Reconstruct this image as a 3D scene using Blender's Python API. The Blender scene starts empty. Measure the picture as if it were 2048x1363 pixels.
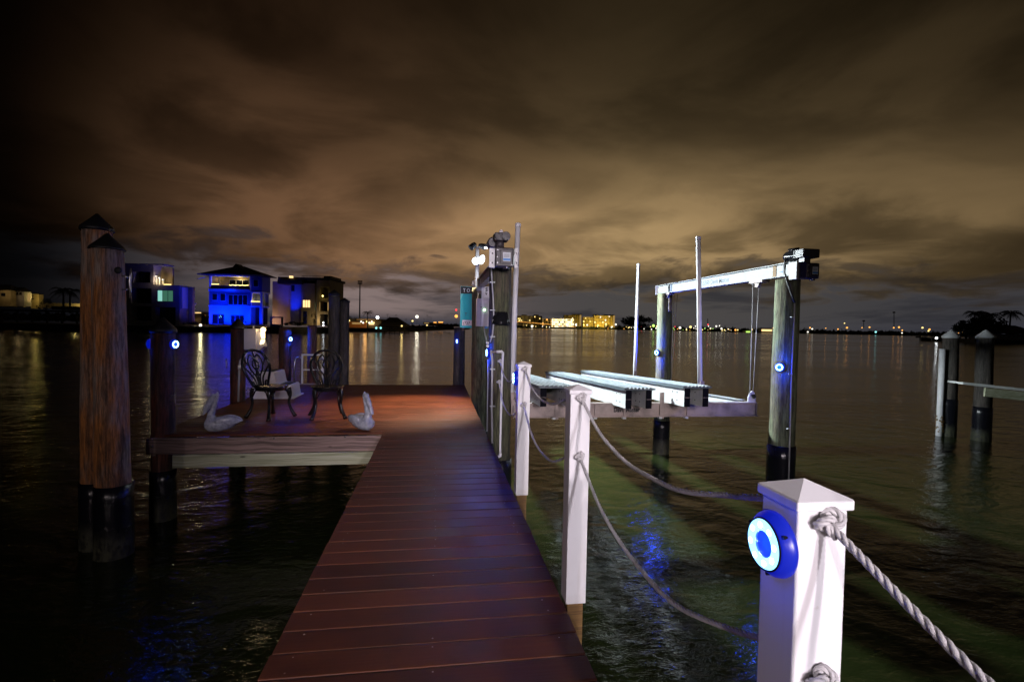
import bpy, math, random
import numpy as np
from math import sin, cos, pi, radians, sqrt, atan2, exp
from mathutils import Vector, Matrix

random.seed(7)
scn = bpy.context.scene
col = scn.collection

# ------------------------------------------------------------------ camera
FPX, CXP, CYP, HC = 995.0, 1024.0, 681.5, 2.31        # focal length in photo pixels, centre, eye height over water
AZ, PT, RL = radians(8.55), radians(1.64), radians(1.15)
F0 = Vector((sin(AZ), cos(AZ), 0)); UP = Vector((0, 0, 1))
FW = F0 * cos(PT) - UP * sin(PT)
R0 = F0.cross(UP); U0 = R0.cross(FW)
RV = R0 * cos(RL) + U0 * sin(RL); UV = -R0 * sin(RL) + U0 * cos(RL)
CAM = Vector((0, 0, HC))
cd = bpy.data.cameras.new('camera'); cd.lens = FPX / 2048 * 36; cd.sensor_width = 36
cd.clip_start = 0.05; cd.clip_end = 20000
cam = bpy.data.objects.new('camera', cd); col.objects.link(cam)
m = Matrix((RV, UV, -FW)).transposed().to_4x4(); m.translation = CAM
cam.matrix_world = m
scn.camera = cam
def ray(x, y): return FW + RV * ((x - CXP) / FPX) - UV * ((y - CYP) / FPX)
def wz(x, y, z): d = ray(x, y); return CAM + d * ((z - HC) / d.z)
def wx(x, y, X): d = ray(x, y); return CAM + d * (X / d.x)
def wy(x, y, Y): d = ray(x, y); return CAM + d * (Y / d.y)
def wd(x, y, D): return CAM + ray(x, y) * D

# ------------------------------------------------------------------ colour management / render
scn.view_settings.view_transform = 'Standard'
scn.view_settings.look = 'None'
scn.view_settings.exposure = 0.0
scn.view_settings.gamma = 1.0
scn.view_settings.use_curve_mapping = False
cy = scn.cycles
cy.use_denoising = True
cy.max_bounces = 5; cy.diffuse_bounces = 2; cy.glossy_bounces = 4; cy.transmission_bounces = 2
cy.sample_clamp_indirect = 2.5; cy.sample_clamp_direct = 12
cy.caustics_reflective = False; cy.caustics_refractive = False
cy.use_light_tree = True

# ------------------------------------------------------------------ node helper
class NT:
    def __init__(s, tree): s.t = tree; s.n = tree.nodes; s.l = tree.links
    def node(s, typ, **kw):
        n = s.n.new(typ)
        for k, v in kw.items(): setattr(n, k, v)
        return n
    def put(s, sock, v):
        if isinstance(v, bpy.types.NodeSocket): s.l.new(v, sock)
        elif v is not None:
            if hasattr(sock.default_value, '__len__') and not hasattr(v, '__len__'): v = (v,) * len(sock.default_value)
            if hasattr(sock.default_value, '__len__') and len(sock.default_value) == 4 and len(v) == 3: v = (*v, 1)
            sock.default_value = v
    def m(s, op, a, b=None, c=None, clamp=False):
        n = s.node('ShaderNodeMath', operation=op, use_clamp=clamp)
        for i, v in enumerate((a, b, c)):
            if v is not None: s.put(n.inputs[i], v)
        return n.outputs[0]
    def vm(s, op, a, b=None):
        n = s.node('ShaderNodeVectorMath', operation=op)
        s.put(n.inputs[0], a)
        if b is not None: s.put(n.inputs[1], b)
        return n.outputs['Value'] if op in ('DOT_PRODUCT', 'LENGTH') else n.outputs[0]
    def mix(s, f, a, b, mode='MIX'):
        n = s.node('ShaderNodeMix', data_type='RGBA', blend_type=mode)
        s.put(n.inputs[0], f); s.put(n.inputs[6], a); s.put(n.inputs[7], b)
        return n.outputs[2]
    def ramp(s, f, stops):
        n = s.node('ShaderNodeValToRGB'); e = n.color_ramp.elements
        while len(e) < len(stops): e.new(0.5)
        for i, (p, c) in enumerate(stops):
            e[i].position = p; e[i].color = (c, c, c, 1) if not hasattr(c, '__len__') else (*c, 1)
        s.put(n.inputs[0], f); return n.outputs[0]
    def sm(s, v, a, b, lo=0.0, hi=1.0):
        n = s.node('ShaderNodeMapRange', interpolation_type='SMOOTHSTEP')
        for i, q in enumerate((v, a, b, lo, hi)): s.put(n.inputs[i], q)
        return n.outputs[0]
    def noise(s, vec, scale, detail=4, rough=0.55, dist=0.0):
        n = s.node('ShaderNodeTexNoise')
        s.put(n.inputs['Vector'], vec); s.put(n.inputs['Scale'], scale); s.put(n.inputs['Detail'], detail)
        s.put(n.inputs['Roughness'], rough); s.put(n.inputs['Distortion'], dist)
        return n.outputs['Fac']
    def comb(s, x, y, z):
        n = s.node('ShaderNodeCombineXYZ'); s.put(n.inputs[0], x); s.put(n.inputs[1], y); s.put(n.inputs[2], z); return n.outputs[0]
    def sep(s, v):
        n = s.node('ShaderNodeSeparateXYZ'); s.put(n.inputs[0], v); return n.outputs

# ------------------------------------------------------------------ world: night sky, clouds lit by the city
w = bpy.data.worlds.new('World'); scn.world = w; w.use_nodes = True
w.node_tree.nodes.clear()
N = NT(w.node_tree)
tc = N.node('ShaderNodeTexCoord').outputs['Generated']
X, Y, Z = N.sep(tc)[:3]
zc = N.m('MAXIMUM', Z, 0.0)
az = N.m('ARCTAN2', X, Y)
el = N.m('ARCSINE', zc)
den = N.m('ADD', zc, 0.16)
pl = N.comb(N.m('DIVIDE', X, den), N.m('DIVIDE', Y, den), 0.0)
n1 = N.noise(pl, 0.50, 6, 0.46, 0.35)
n2 = N.noise(N.vm('ADD', pl, (7.3, 2.1, 0)), 1.5, 6, 0.52, 0.4)
n3 = N.noise(N.comb(N.m('MULTIPLY', az, 9.0), N.m('MULTIPLY', el, 22.0), 3.0), 1.0, 5, 0.6, 0.6)
st = N.noise(N.comb(N.m('MULTIPLY', az, 4.0), N.m('MULTIPLY', el, 26.0), 0.0), 1.0, 5, 0.6, 0.5)
var = N.m('ADD', N.m('MULTIPLY', N.sm(n1, 0.36, 0.64), 0.55), N.m('MULTIPLY', N.sm(n2, 0.38, 0.62), 0.45))
# glow over the city on the far shore, to the right of the pier
def gdot(azd, eld, zs):
    a, e = radians(azd), radians(eld)
    g = Vector((sin(a) * cos(e), cos(a) * cos(e), sin(e) * zs)).normalized()
    dv = N.vm('NORMALIZE', N.comb(X, Y, N.m('MULTIPLY', Z, zs)))
    return N.vm('DOT_PRODUCT', dv, tuple(g))
def gl(dot, k): return N.m('EXPONENT', N.m('MULTIPLY', N.m('SUBTRACT', dot, 1.0), k))
g_wide = gl(gdot(28, 14, 1.0), 5.0)
wob = N.m('MULTIPLY', N.m('SUBTRACT', n2, 0.5), 0.16)
def g2(a0, e0, sa, se):
    u = N.m('DIVIDE', N.m('SUBTRACT', az, radians(a0)), radians(sa)); v = N.m('DIVIDE', N.m('SUBTRACT', N.m('ADD', el, wob), radians(e0)), radians(se))
    return N.m('EXPONENT', N.m('MULTIPLY', N.m('ADD', N.m('MULTIPLY', u, u), N.m('MULTIPLY', v, v)), -1.0))
g_tight = g2(23, 8.2, 24, 7.2)
g_left = gl(gdot(-17, 8, 1.6), 9.0)
lefty = N.sm(az, radians(-38), radians(-19), 0.035, 1.0)
brown = N.mix(N.sm(az, radians(-20), radians(25)), (0.070, 0.036, 0.018), (0.069, 0.046, 0.0215))
lum = N.m('ADD', N.m('ADD', 0.20, N.m('MULTIPLY', g_wide, 0.85)), N.m('ADD', N.m('MULTIPLY', g_tight, 5.4), N.m('MULTIPLY', g_left, 1.25)))
lum = N.m('MULTIPLY', lum, N.m('ADD', 0.24, N.m('MULTIPLY', var, 1.05)))
lum = N.m('MULTIPLY', lum, lefty)
lum = N.m('MULTIPLY', lum, N.sm(el, radians(10), radians(33), 1.0, 0.34))
cloud = N.mix(1.0, brown, N.comb(lum, lum, lum), 'MULTIPLY')
# band of clear dusk sky under the cloud deck, with thin dark streaks
clearc = N.mix(gl(gdot(-7, 2.2, 1.5), 28.0), (0.030, 0.030, 0.036), (0.20, 0.148, 0.140))
clearc = N.mix(N.sm(el, 0.0, radians(1.9), 1.0, 0.0), clearc, (0.026, 0.028, 0.042))
clearc = N.mix(N.m('MULTIPLY', gl(gdot(26, 1.0, 1.0), 16.0), 0.8), clearc, (0.066, 0.060, 0.056))
clearc = N.mix(N.m('MULTIPLY', N.sm(st, 0.46, 0.62), 0.68), clearc, (0.019, 0.019, 0.024))
clearc = N.mix(1.0, clearc, N.comb(lefty, lefty, lefty), 'MULTIPLY')
edge = N.m('ADD', N.m('ADD', radians(5.2), N.m('MULTIPLY', N.m('SUBTRACT', n2, 0.5), 0.20)), N.m('MULTIPLY', N.m('SUBTRACT', n3, 0.5), 0.11))
edge = N.m('ADD', edge, N.sm(az, radians(-10), radians(-24), 0.0, 0.018))
isdeck = N.sm(N.m('SUBTRACT', el, edge), -0.035, 0.035)
darkrim = N.m('SUBTRACT', 1.0, N.m('MULTIPLY', N.sm(N.m('ABSOLUTE', N.m('SUBTRACT', N.m('SUBTRACT', el, edge), 0.002)), 0.0, 0.03, 1.0, 0.0), 0.45))
skyc = N.mix(isdeck, clearc, cloud)
skyc = N.mix(1.0, skyc, N.comb(darkrim, darkrim, darkrim), 'MULTIPLY')
bg = N.node('ShaderNodeBackground'); N.put(bg.inputs[0], skyc); bg.inputs[1].default_value = 1.18
N.l.new(bg.outputs[0], N.node('ShaderNodeOutputWorld').inputs[0])

# ------------------------------------------------------------------ lamps of the place, and an added one by the mast
def lamp(name, typ, loc, energy, color, target=None, size=0.1, cone=None, blend=0.6, parent=None):
    d = bpy.data.lights.new(name, typ); d.energy = energy; d.color = color
    if typ == 'AREA': d.size = size
    else: d.shadow_soft_size = size
    if cone: d.spot_size = radians(cone); d.spot_blend = blend
    o = bpy.data.objects.new(name, d); col.objects.link(o); o.location = loc
    if target is not None:
        o.rotation_euler = (Vector(target) - Vector(loc)).to_track_quat('-Z', 'Y').to_euler()
    if parent: o.parent = parent
    return o
# floodlights on the house ashore, behind the photographer
lamp('house_floodlight', 'SPOT', (0.9, -8.5, 4.9), 2500, (1.0, 0.87, 0.93), (1.0, 4.0, 1.5), 0.12, 32, 1.0)
lamp('house_floodlight', 'SPOT', (-1.6, -8.5, 4.2), 1250, (1.0, 0.86, 0.95), (1.0, 4.0, 1.5), 0.12, 30, 1.0)
lamp('house_floodlight', 'SPOT', (1.5, -7.5, 3.6), 1700, (0.97, 0.90, 1.0), (1.0, 4.0, 1.5), 0.12, 32, 1.0)
lamp('house_floodlight', 'SPOT', (-6.0, -8.0, 4.2), 340, (1.0, 0.84, 0.82), (-1.2, 5.7, 1.6), 0.15, 58, 1.0)
lamp('house_floodlight', 'SPOT', (1.0, -9.0, 4.2), 380, (1.0, 0.86, 0.92), (-2.6, 6.6, 1.5), 0.15, 32, 1.0)
# LED floodlight on the mast of the lift
lamp('mast_floodlight', 'SPOT', (0.95, 8.80, 3.48), 2900, (0.86, 0.97, 1.0), (4.6, 6.6, 0.8), 0.13, 100, 0.4)
lamp('mast_floodlight', 'POINT', (0.70, 8.80, 3.50), 90, (0.86, 0.95, 1.0), size=0.05)  # added point lamp that only brightens the pole and beam
lamp('mast_floodlight', 'SPOT', (0.55, 9.0, 3.62), 1100, (1.0, 0.70, 0.45), (-0.35, 8.1, 1.0), 0.05, 62, 0.8)

# ------------------------------------------------------------------ mesh helper
class MB:
    def __init__(s): s.v = []; s.f = []; s.sm = []
    def add(s, vs, fs, smooth=False):
        o = len(s.v); s.v += [tuple(p) for p in vs]
        for f in fs: s.f.append(tuple(i + o for i in f)); s.sm.append(smooth)
        return s
    def box(s, x0, x1, y0, y1, z0, z1):
        vs = [(x, y, z) for z in (z0, z1) for y in (y0, y1) for x in (x0, x1)]
        return s.add(vs, [(0, 2, 3, 1), (4, 5, 7, 6), (0, 1, 5, 4), (2, 6, 7, 3), (0, 4, 6, 2), (1, 3, 7, 5)])
    def cbox(s, c, sz, rz=0.0, M=None):
        M = M or Matrix.Rotation(rz, 3, 'Z')
        vs = [Vector(c) + M @ Vector((x * sz[0] / 2, y * sz[1] / 2, z * sz[2] / 2)) for z in (-1, 1) for y in (-1, 1) for x in (-1, 1)]
        return s.add(vs, [(0, 2, 3, 1), (4, 5, 7, 6), (0, 1, 5, 4), (2, 6, 7, 3), (0, 4, 6, 2), (1, 3, 7, 5)])
    def bar(s, p0, p1, wdt, hgt):
        p0 = Vector(p0); p1 = Vector(p1); d = (p1 - p0).normalized()
        a = d.cross(UP)
        a = Vector((1, 0, 0)) if a.length < 1e-4 else a.normalized()
        b = a.cross(d)
        vs = [p + a * (sx * wdt / 2) + b * (sz * hgt / 2) for p in (p0, p1) for sz in (-1, 1) for sx in (-1, 1)]
        return s.add(vs, [(0, 1, 3, 2), (4, 6, 7, 5), (0, 4, 5, 1), (2, 3, 7, 6), (0, 2, 6, 4), (1, 5, 7, 3)])
    def tube(s, pts, r, n=8, cap=True, smooth=True):
        pts = [Vector(p) for p in pts]; k = len(pts)
        rs = r if hasattr(r, '__len__') else [r] * k
        t0 = (pts[1] - pts[0]).normalized()
        a = t0.cross(UP)
        a = t0.cross(Vector((1, 0, 0))) if a.length < 1e-3 else a
        a.normalize(); vs = []
        for i, p in enumerate(pts):
            t = (pts[min(i + 1, k - 1)] - pts[max(i - 1, 0)])
            t = t.normalized() if t.length > 1e-9 else t0
            a = (a - t * a.dot(t)); a.normalize(); b = t.cross(a)
            for j in range(n):
                q = 2 * pi * j / n; vs.append(p + (a * cos(q) + b * sin(q)) * rs[i])
        fs = [(i * n + j, i * n + (j + 1) % n, (i + 1) * n + (j + 1) % n, (i + 1) * n + j) for i in range(k - 1) for j in range(n)]
        s.add(vs, fs, smooth)
        if cap:
            o = len(s.v) - k * n
            s.f.append(tuple(o + j for j in range(n))[::-1]); s.sm.append(False)
            s.f.append(tuple(o + (k - 1) * n + j for j in range(n))); s.sm.append(False)
        return s
    def lathe(s, prof, n=24, c=(0, 0, 0), axis=(0, 0, 1), smooth=False):
        ax = Vector(axis).normalized()
        a = ax.cross(UP) if abs(ax.z) < 0.99 else Vector((1, 0, 0)); a.normalize(); b = ax.cross(a)
        c = Vector(c); vs = []
        for (r, h) in prof:
            for j in range(n):
                q = 2 * pi * j / n; vs.append(c + ax * h + (a * cos(q) + b * sin(q)) * r)
        k = len(prof)
        fs = [(i * n + j, i * n + (j + 1) % n, (i + 1) * n + (j + 1) % n, (i + 1) * n + j) for i in range(k - 1) for j in range(n)]
        return s.add(vs, fs, smooth)
    def prism(s, poly, fn, d0, d1):
        """poly: 2-D outline; fn(u, v, d) -> 3-D point"""
        k = len(poly)
        vs = [fn(u, v, d) for d in (d0, d1) for (u, v) in poly]
        fs = [tuple(range(k))[::-1], tuple(range(k, 2 * k))] + [(i, (i + 1) % k, k + (i + 1) % k, k + i) for i in range(k)]
        return s.add(vs, fs)
    def sphere(s, c, r, n=10, sc=(1, 1, 1)):
        c = Vector(c); vs = []; k = n // 2
        for i in range(k + 1):
            th = pi * i / k
            for j in range(n):
                ph = 2 * pi * j / n
                vs.append(c + Vector((sin(th) * cos(ph) * r * sc[0], sin(th) * sin(ph) * r * sc[1], cos(th) * r * sc[2])))
        fs = [(i * n + j, (i + 1) * n + j, (i + 1) * n + (j + 1) % n, i * n + (j + 1) % n) for i in range(k) for j in range(n)]
        return s.add(vs, fs, True)
    def ibeam(s, p0, p1, h, wdt, t=0.012):
        p0 = Vector(p0); p1 = Vector(p1)
        s.bar(p0, p1, t, h - 2 * t)
        up = Vector((0, 0, (h - t) / 2))
        s.bar(p0 + up, p1 + up, wdt, t); s.bar(p0 - up, p1 - up, wdt, t)
        return s
    def build(s, name, mat, parent=None, local=False, bevel=0, seg=2):
        off = Vector((0, 0, 0))
        if parent is not None and not local:
            q = parent
            while q is not None: off += q.location; q = q.parent
        me = bpy.data.meshes.new(name)
        me.from_pydata([(p[0] - off.x, p[1] - off.y, p[2] - off.z) for p in s.v], [], s.f)
        me.polygons.foreach_set('use_smooth', s.sm)
        me.update()
        if mat: me.materials.append(mat)
        o = bpy.data.objects.new(name, me); col.objects.link(o)
        if parent is not None: o.parent = parent
        if bevel:
            b = o.modifiers.new('bevel', 'BEVEL'); b.width = bevel; b.segments = seg; b.limit_method = 'ANGLE'; b.angle_limit = radians(40)
        return o

def tag(o, label=None, cat=None, group=None, kind=None):
    if label: o['label'] = label
    if cat: o['category'] = cat
    if group: o['group'] = group
    if kind: o['kind'] = kind
    return o
def thing(name, loc, label, cat, group=None, rz=0.0):
    o = bpy.data.objects.new(name, None); o.empty_display_size = 0.2
    col.objects.link(o); o.location = loc; o.rotation_euler = (0, 0, rz)
    return tag(o, label, cat, group)
def copy_tree(o, parent=None):
    c = o.copy(); col.objects.link(c)
    if parent is not None: c.parent = parent
    for ch in list(o.children): copy_tree(ch, c)
    return c
def inst(o, name, parent, loc, rot=None):
    c = bpy.data.objects.new(name, o.data); col.objects.link(c); c.parent = parent
    c.location = loc
    if rot is not None: c.rotation_euler = rot
    for md in o.modifiers:
        if md.type == 'BEVEL':
            b = c.modifiers.new('bevel', 'BEVEL'); b.width = md.width; b.segments = md.segments; b.limit_method = 'ANGLE'; b.angle_limit = md.angle_limit
    return c

# ------------------------------------------------------------------ materials
def mat(name, color, rough=0.5, metal=0.0, emit=None, es=0.0, fn=None, spec=None, coat=0):
    mt = bpy.data.materials.new(name); mt.use_nodes = True
    n = NT(mt.node_tree); p = mt.node_tree.nodes['Principled BSDF']
    n.put(p.inputs['Base Color'], color); p.inputs['Roughness'].default_value = rough; p.inputs['Metallic'].default_value = metal
    if emit: n.put(p.inputs['Emission Color'], emit); p.inputs['Emission Strength'].default_value = es
    if spec is not None: p.inputs['Specular IOR Level'].default_value = spec
    if coat: p.inputs['Coat Weight'].default_value = coat
    if fn: fn(n, p)
    return mt
def oc(n): return n.node('ShaderNodeTexCoord').outputs['Object']
def mapping(n, v, sc): return n.vm('MULTIPLY', v, sc)
def bump(n, p, h, s, d=0.01):
    b = n.node('ShaderNodeBump'); b.inputs['Strength'].default_value = s; b.inputs['Distance'].default_value = d
    n.put(b.inputs['Height'], h); n.put(p.inputs['Normal'], b.outputs[0])
def speck(c, amt=0.25, sc=6.0, b=0.15):
    """colour with soft uneven weathering"""
    def f(n, p):
        v = oc(n); a = n.noise(v, sc, 5, 0.6); f2 = n.sm(a, 0.35, 0.7, 1.0, 1.0 - amt)
        n.put(p.inputs['Base Color'], n.mix(1.0, c, n.comb(f2, f2, f2), 'MULTIPLY'))
        bump(n, p, n.noise(v, sc * 12, 3), b, 0.002)
    return f
def piling_wood(c1, c2, c3):
    def f(n, p):
        v = oc(n)
        warp = n.vm('ADD', mapping(n, v, (9, 9, 0.55)), n.vm('MULTIPLY', n.comb(n.noise(v, 2.0), n.noise(n.vm('ADD', v, (5, 5, 5)), 2.0), 0.0), (1.6, 1.6, 0)))
        g = n.noise(warp, 0.9, 7, 0.58); big = n.noise(mapping(n, v, (3.0, 3.0, 0.8)), 1.5, 4, 0.6)
        c = n.mix(n.sm(big, 0.40, 0.60), c1, c2)
        c = n.mix(n.m('MULTIPLY', n.sm(g, 0.47, 0.68), 0.85), c, c3)
        fine = n.noise(mapping(n, v, (55, 55, 5)), 1.0, 5, 0.75)
        k = n.sm(fine, 0.36, 0.62, 0.42, 1.3); c = n.mix(1.0, c, n.comb(k, k, k), 'MULTIPLY')
        n.put(p.inputs['Base Color'], c)
        bump(n, p, n.m('ADD', n.m('MULTIPLY', g, 0.7), n.m('MULTIPLY', fine, 0.5)), 0.8, 0.02)
    return f
M = {}
M['wood_old'] = mat('old_piling_wood', (0.2, 0.12, 0.07), 0.8, fn=piling_wood((0.50, 0.19, 0.05), (0.34, 0.26, 0.22), (0.07, 0.04, 0.03)))
M['wood_green'] = mat('treated_piling_wood', (0.2, 0.2, 0.1), 0.8, fn=piling_wood((0.145, 0.175, 0.095), (0.13, 0.115, 0.07), (0.030, 0.028, 0.016)))
M['wood_olive'] = mat('olive_piling_wood', (0.1, 0.1, 0.05), 0.8, fn=piling_wood((0.085, 0.090, 0.045), (0.085, 0.070, 0.045), (0.018, 0.017, 0.010)))
M['wood_red'] = mat('red_brown_piling_wood', (0.2, 0.1, 0.07), 0.8, fn=piling_wood((0.12, 0.034, 0.018), (0.09, 0.055, 0.050), (0.018, 0.010, 0.008)))
M['wood_grey'] = mat('dark_piling_wood', (0.1, 0.1, 0.1), 0.8, fn=piling_wood((0.085, 0.070, 0.060), (0.06, 0.052, 0.045), (0.02, 0.018, 0.016)))
def wrapm(n, p):
    v = oc(n); z = n.sep(v)[2]; g = n.noise(mapping(n, v, (8, 8, 5)), 3, 5, 0.65)
    low = n.m('MULTIPLY', n.sm(n.m('ADD', z, n.m('MULTIPLY', g, 0.35)), 0.50, 0.30), n.sm(g, 0.40, 0.60, 0.25, 1.0))
    n.put(p.inputs['Base Color'], n.mix(low, (0.008, 0.008, 0.012), (0.075, 0.075, 0.045)))
    n.put(p.inputs['Roughness'], n.mix(low, 0.24, 0.85)); bump(n, p, n.noise(mapping(n, v, (6, 6, 1.2)), 3, 4), 0.5, 0.02)
M['wrap'] = mat('black_pile_wrap', (0.008, 0.008, 0.012), 0.22, fn=wrapm)
M['cap_black'] = mat('black_cap_plastic', (0.012, 0.012, 0.014), 0.5)
M['cap_white'] = mat('white_cap_plastic', (0.62, 0.62, 0.64), 0.5, fn=speck((0.62, 0.62, 0.64)))
def deckm(n, p):
    v = oc(n); rnd = n.node('ShaderNodeObjectInfo').outputs['Random']
    vv = n.vm('ADD', v, n.comb(n.m('MULTIPLY', rnd, 37.0), n.m('MULTIPLY', rnd, 11.0), 0.0))
    g = n.noise(mapping(n, vv, (2.2, 70, 30)), 1.0, 5, 0.65)
    bl = n.noise(vv, 3.0, 4, 0.6)
    c = n.mix(g, (0.076, 0.021, 0.0085), (0.128, 0.036, 0.0145))
    k = n.m('MULTIPLY', n.sm(bl, 0.25, 0.75, 0.60, 1.20), n.m('ADD', 0.74, n.m('MULTIPLY', rnd, 0.5)))
    n.put(p.inputs['Base Color'], n.mix(1.0, c, n.comb(k, k, k), 'MULTIPLY'))
    n.put(p.inputs['Roughness'], n.sm(bl, 0.3, 0.7, 0.46, 0.62)); p.inputs['Specular IOR Level'].default_value = 0.2
    bump(n, p, g, 0.4, 0.004)
M['deck'] = mat('red_brown_composite_board', (0.11, 0.03, 0.02), 0.42, fn=deckm)
def timber(c1, c2):
    def f(n, p):
        v = oc(n)
        wv = n.vm('ADD', mapping(n, v, (0.9, 20, 42)), n.vm('MULTIPLY', n.comb(0.0, 0.0, n.noise(v, 1.7, 2)), (0, 0, 3.5)))
        g = n.noise(wv, 1.4, 7, 0.62, 0.4)
        vo = n.node('ShaderNodeTexVoronoi'); vo.feature = 'F1'; n.put(vo.inputs['Vector'], mapping(n, v, (1.0, 1.0, 3.4))); vo.inputs['Scale'].default_value = 2.6
        kn = n.sm(vo.outputs['Distance'], 0.05, 0.11, 0.25, 1.0)
        c = n.mix(n.sm(g, 0.35, 0.68), c1, c2); c = n.mix(1.0, c, n.comb(kn, kn, kn), 'MULTIPLY')
        n.put(p.inputs['Base Color'], c); bump(n, p, g, 0.5, 0.006)
    return f
M['fascia_dark'] = mat('weathered_timber', (0.2, 0.1, 0.1), 0.75, fn=timber((0.07, 0.045, 0.036), (0.30, 0.20, 0.175)))
M['fascia_light'] = mat('pale_green_timber', (0.4, 0.4, 0.3), 0.75, fn=timber((0.24, 0.25, 0.15), (0.46, 0.46, 0.34)))
M['core_wood'] = mat('honey_timber', (0.3, 0.15, 0.05), 0.7, fn=timber((0.20, 0.11, 0.028), (0.10, 0.05, 0.016)))
def vinylm(n, p):
    v = oc(n); a = n.noise(mapping(n, v, (14, 14, 1.6)), 1.0, 5, 0.6); b = n.noise(v, 55, 4, 0.7); z = n.sep(v)[2]
    streak = n.m('MULTIPLY', n.sm(a, 0.52, 0.75), 0.30)
    dots = n.m('MULTIPLY', n.sm(b, 0.66, 0.74), 0.35)
    low = n.m('MULTIPLY', n.sm(z, 0.30, 0.02), n.sm(n.noise(v, 9, 4), 0.3, 0.7, 0.0, 0.30))
    f = n.m('MAXIMUM', n.m('MAXIMUM', streak, dots), low)
    n.put(p.inputs['Base Color'], n.mix(f, (0.80, 0.79, 0.80), (0.50, 0.45, 0.38)))
    n.put(p.inputs['Roughness'], n.sm(a, 0.3, 0.7, 0.28, 0.5)); bump(n, p, n.noise(v, 30, 3), 0.06, 0.002)
M['vinyl'] = mat('white_vinyl', (0.80, 0.79, 0.80), 0.34, fn=vinylm)
M['pvc'] = mat('white_pvc_pipe', (0.76, 0.75, 0.78), 0.4, fn=speck((0.76, 0.75, 0.78), 0.12, 5, 0.08))
M['rope'] = mat('white_nylon_rope', (0.62, 0.60, 0.60), 0.42, fn=speck((0.62, 0.60, 0.60), 0.2, 40, 0.5))
M['alu'] = mat('aluminium_beam', (0.5, 0.5, 0.5), 0.5, 0.0, fn=speck((0.52, 0.55, 0.56), 0.25, 4, 0.1))
M['alu_white'] = mat('bright_mill_aluminium', (0.78, 0.8, 0.8), 0.5, 0.0, fn=speck((0.78, 0.80, 0.80), 0.22, 5, 0.1))
M['alu_dull'] = mat('dull_aluminium', (0.40, 0.34, 0.33), 0.55, 0.1, fn=speck((0.36, 0.29, 0.26), 0.5, 5, 0.2))
M['dark_plastic'] = mat('dark_ribbed_plank', (0.055, 0.065, 0.075), 0.35, fn=speck((0.10, 0.125, 0.14), 0.25, 5, 0.1))
M['plank_top'] = mat('grey_ribbed_plank', (0.6, 0.68, 0.72), 0.4, 0.1, fn=speck((0.60, 0.69, 0.73), 0.3, 5, 0.1))
M['bunk_dark'] = mat('hollow_end_shade', (0.005, 0.005, 0.008), 0.8, spec=0.05)  # near-black colour put in for shade inside the open channel ends
M['motor'] = mat('black_motor_casting', (0.055, 0.045, 0.050), 0.45, fn=speck((0.06, 0.05, 0.055), 0.3, 20, 0.3))
M['chrome'] = mat('bright_steel', (0.72, 0.72, 0.74), 0.22, 1.0)
M['label_white'] = mat('label_white', (0.75, 0.78, 0.82), 0.5)
M['label_blue'] = mat('label_blue', (0.05, 0.25, 0.65), 0.5)
M['ink'] = mat('black_ink', (0.01, 0.01, 0.012), 0.6)
M['ink_grey'] = mat('faded_grey_ink', (0.07, 0.09, 0.13), 0.6)
M['iron'] = mat('black_cast_aluminium', (0.004, 0.004, 0.005), 0.24, fn=lambda n, p: bump(n, p, n.noise(oc(n), 60, 3), 0.3, 0.002))
M['ceramic'] = mat('blue_lit_ceramic', (0.40, 0.40, 0.47), 0.18, fn=speck((0.40, 0.41, 0.48), 0.4, 22, 0.6), coat=0.5)  # blue-grey tint puts the blue lamps' light into the white glaze
M['fibreglass'] = mat('white_fibreglass', (0.78, 0.76, 0.80), 0.35, fn=speck((0.78, 0.76, 0.80), 0.12, 3, 0.05))
M['pad_black'] = mat('black_grip_pad', (0.02, 0.02, 0.022), 0.85)
M['steel_pipe'] = mat('stainless_pipe', (0.6, 0.6, 0.66), 0.25, 0.85)
M['grey_conduit'] = mat('grey_conduit', (0.42, 0.42, 0.44), 0.45)
M['cable'] = mat('black_cable', (0.015, 0.015, 0.018), 0.5)
M['wire'] = mat('steel_cable', (0.62, 0.60, 0.62), 0.35, 0.3)
M['box_pink'] = mat('ivory_plastic', (0.82, 0.75, 0.77), 0.5, fn=speck((0.82, 0.75, 0.77), 0.12, 8, 0.1))
M['sign_teal'] = mat('turquoise_sign', (0.0, 0.42, 0.48), 0.45)
M['black_gloss'] = mat('glossy_black_plastic', (0.01, 0.01, 0.012), 0.12)
M['yellow_tag'] = mat('sign_sky', (0.12, 0.62, 0.62), 0.45)

def emi(name, c, s): return mat(name, (0.02, 0.02, 0.02), 0.5, emit=c, es=s)
M['led'] = emi('led_white', (0.55, 0.85, 1.0), 60)
M['led_ring'] = emi('blue_led_lens', (0.22, 0.60, 1.0), 3.0)
M['led_core'] = mat('led_core', (0.02, 0.04, 0.25), 0.2, emit=(0.02, 0.10, 0.9), es=0.55)
M['housing'] = mat('blue_glow_housing', (0.01, 0.02, 0.22), 0.3, emit=(0.0, 0.015, 1.0), es=0.32)  # emission puts the glow of the LEDs into the housing colour
M['flood_lens'] = emi('floodlight_lens', (0.9, 0.97, 1.0), 90)
M['warm_lens'] = emi('warm_lamp_lens', (1.0, 0.72, 0.30), 7)
M['green_led'] = emi('green_indicator', (0.45, 1.0, 0.45), 9)

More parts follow.
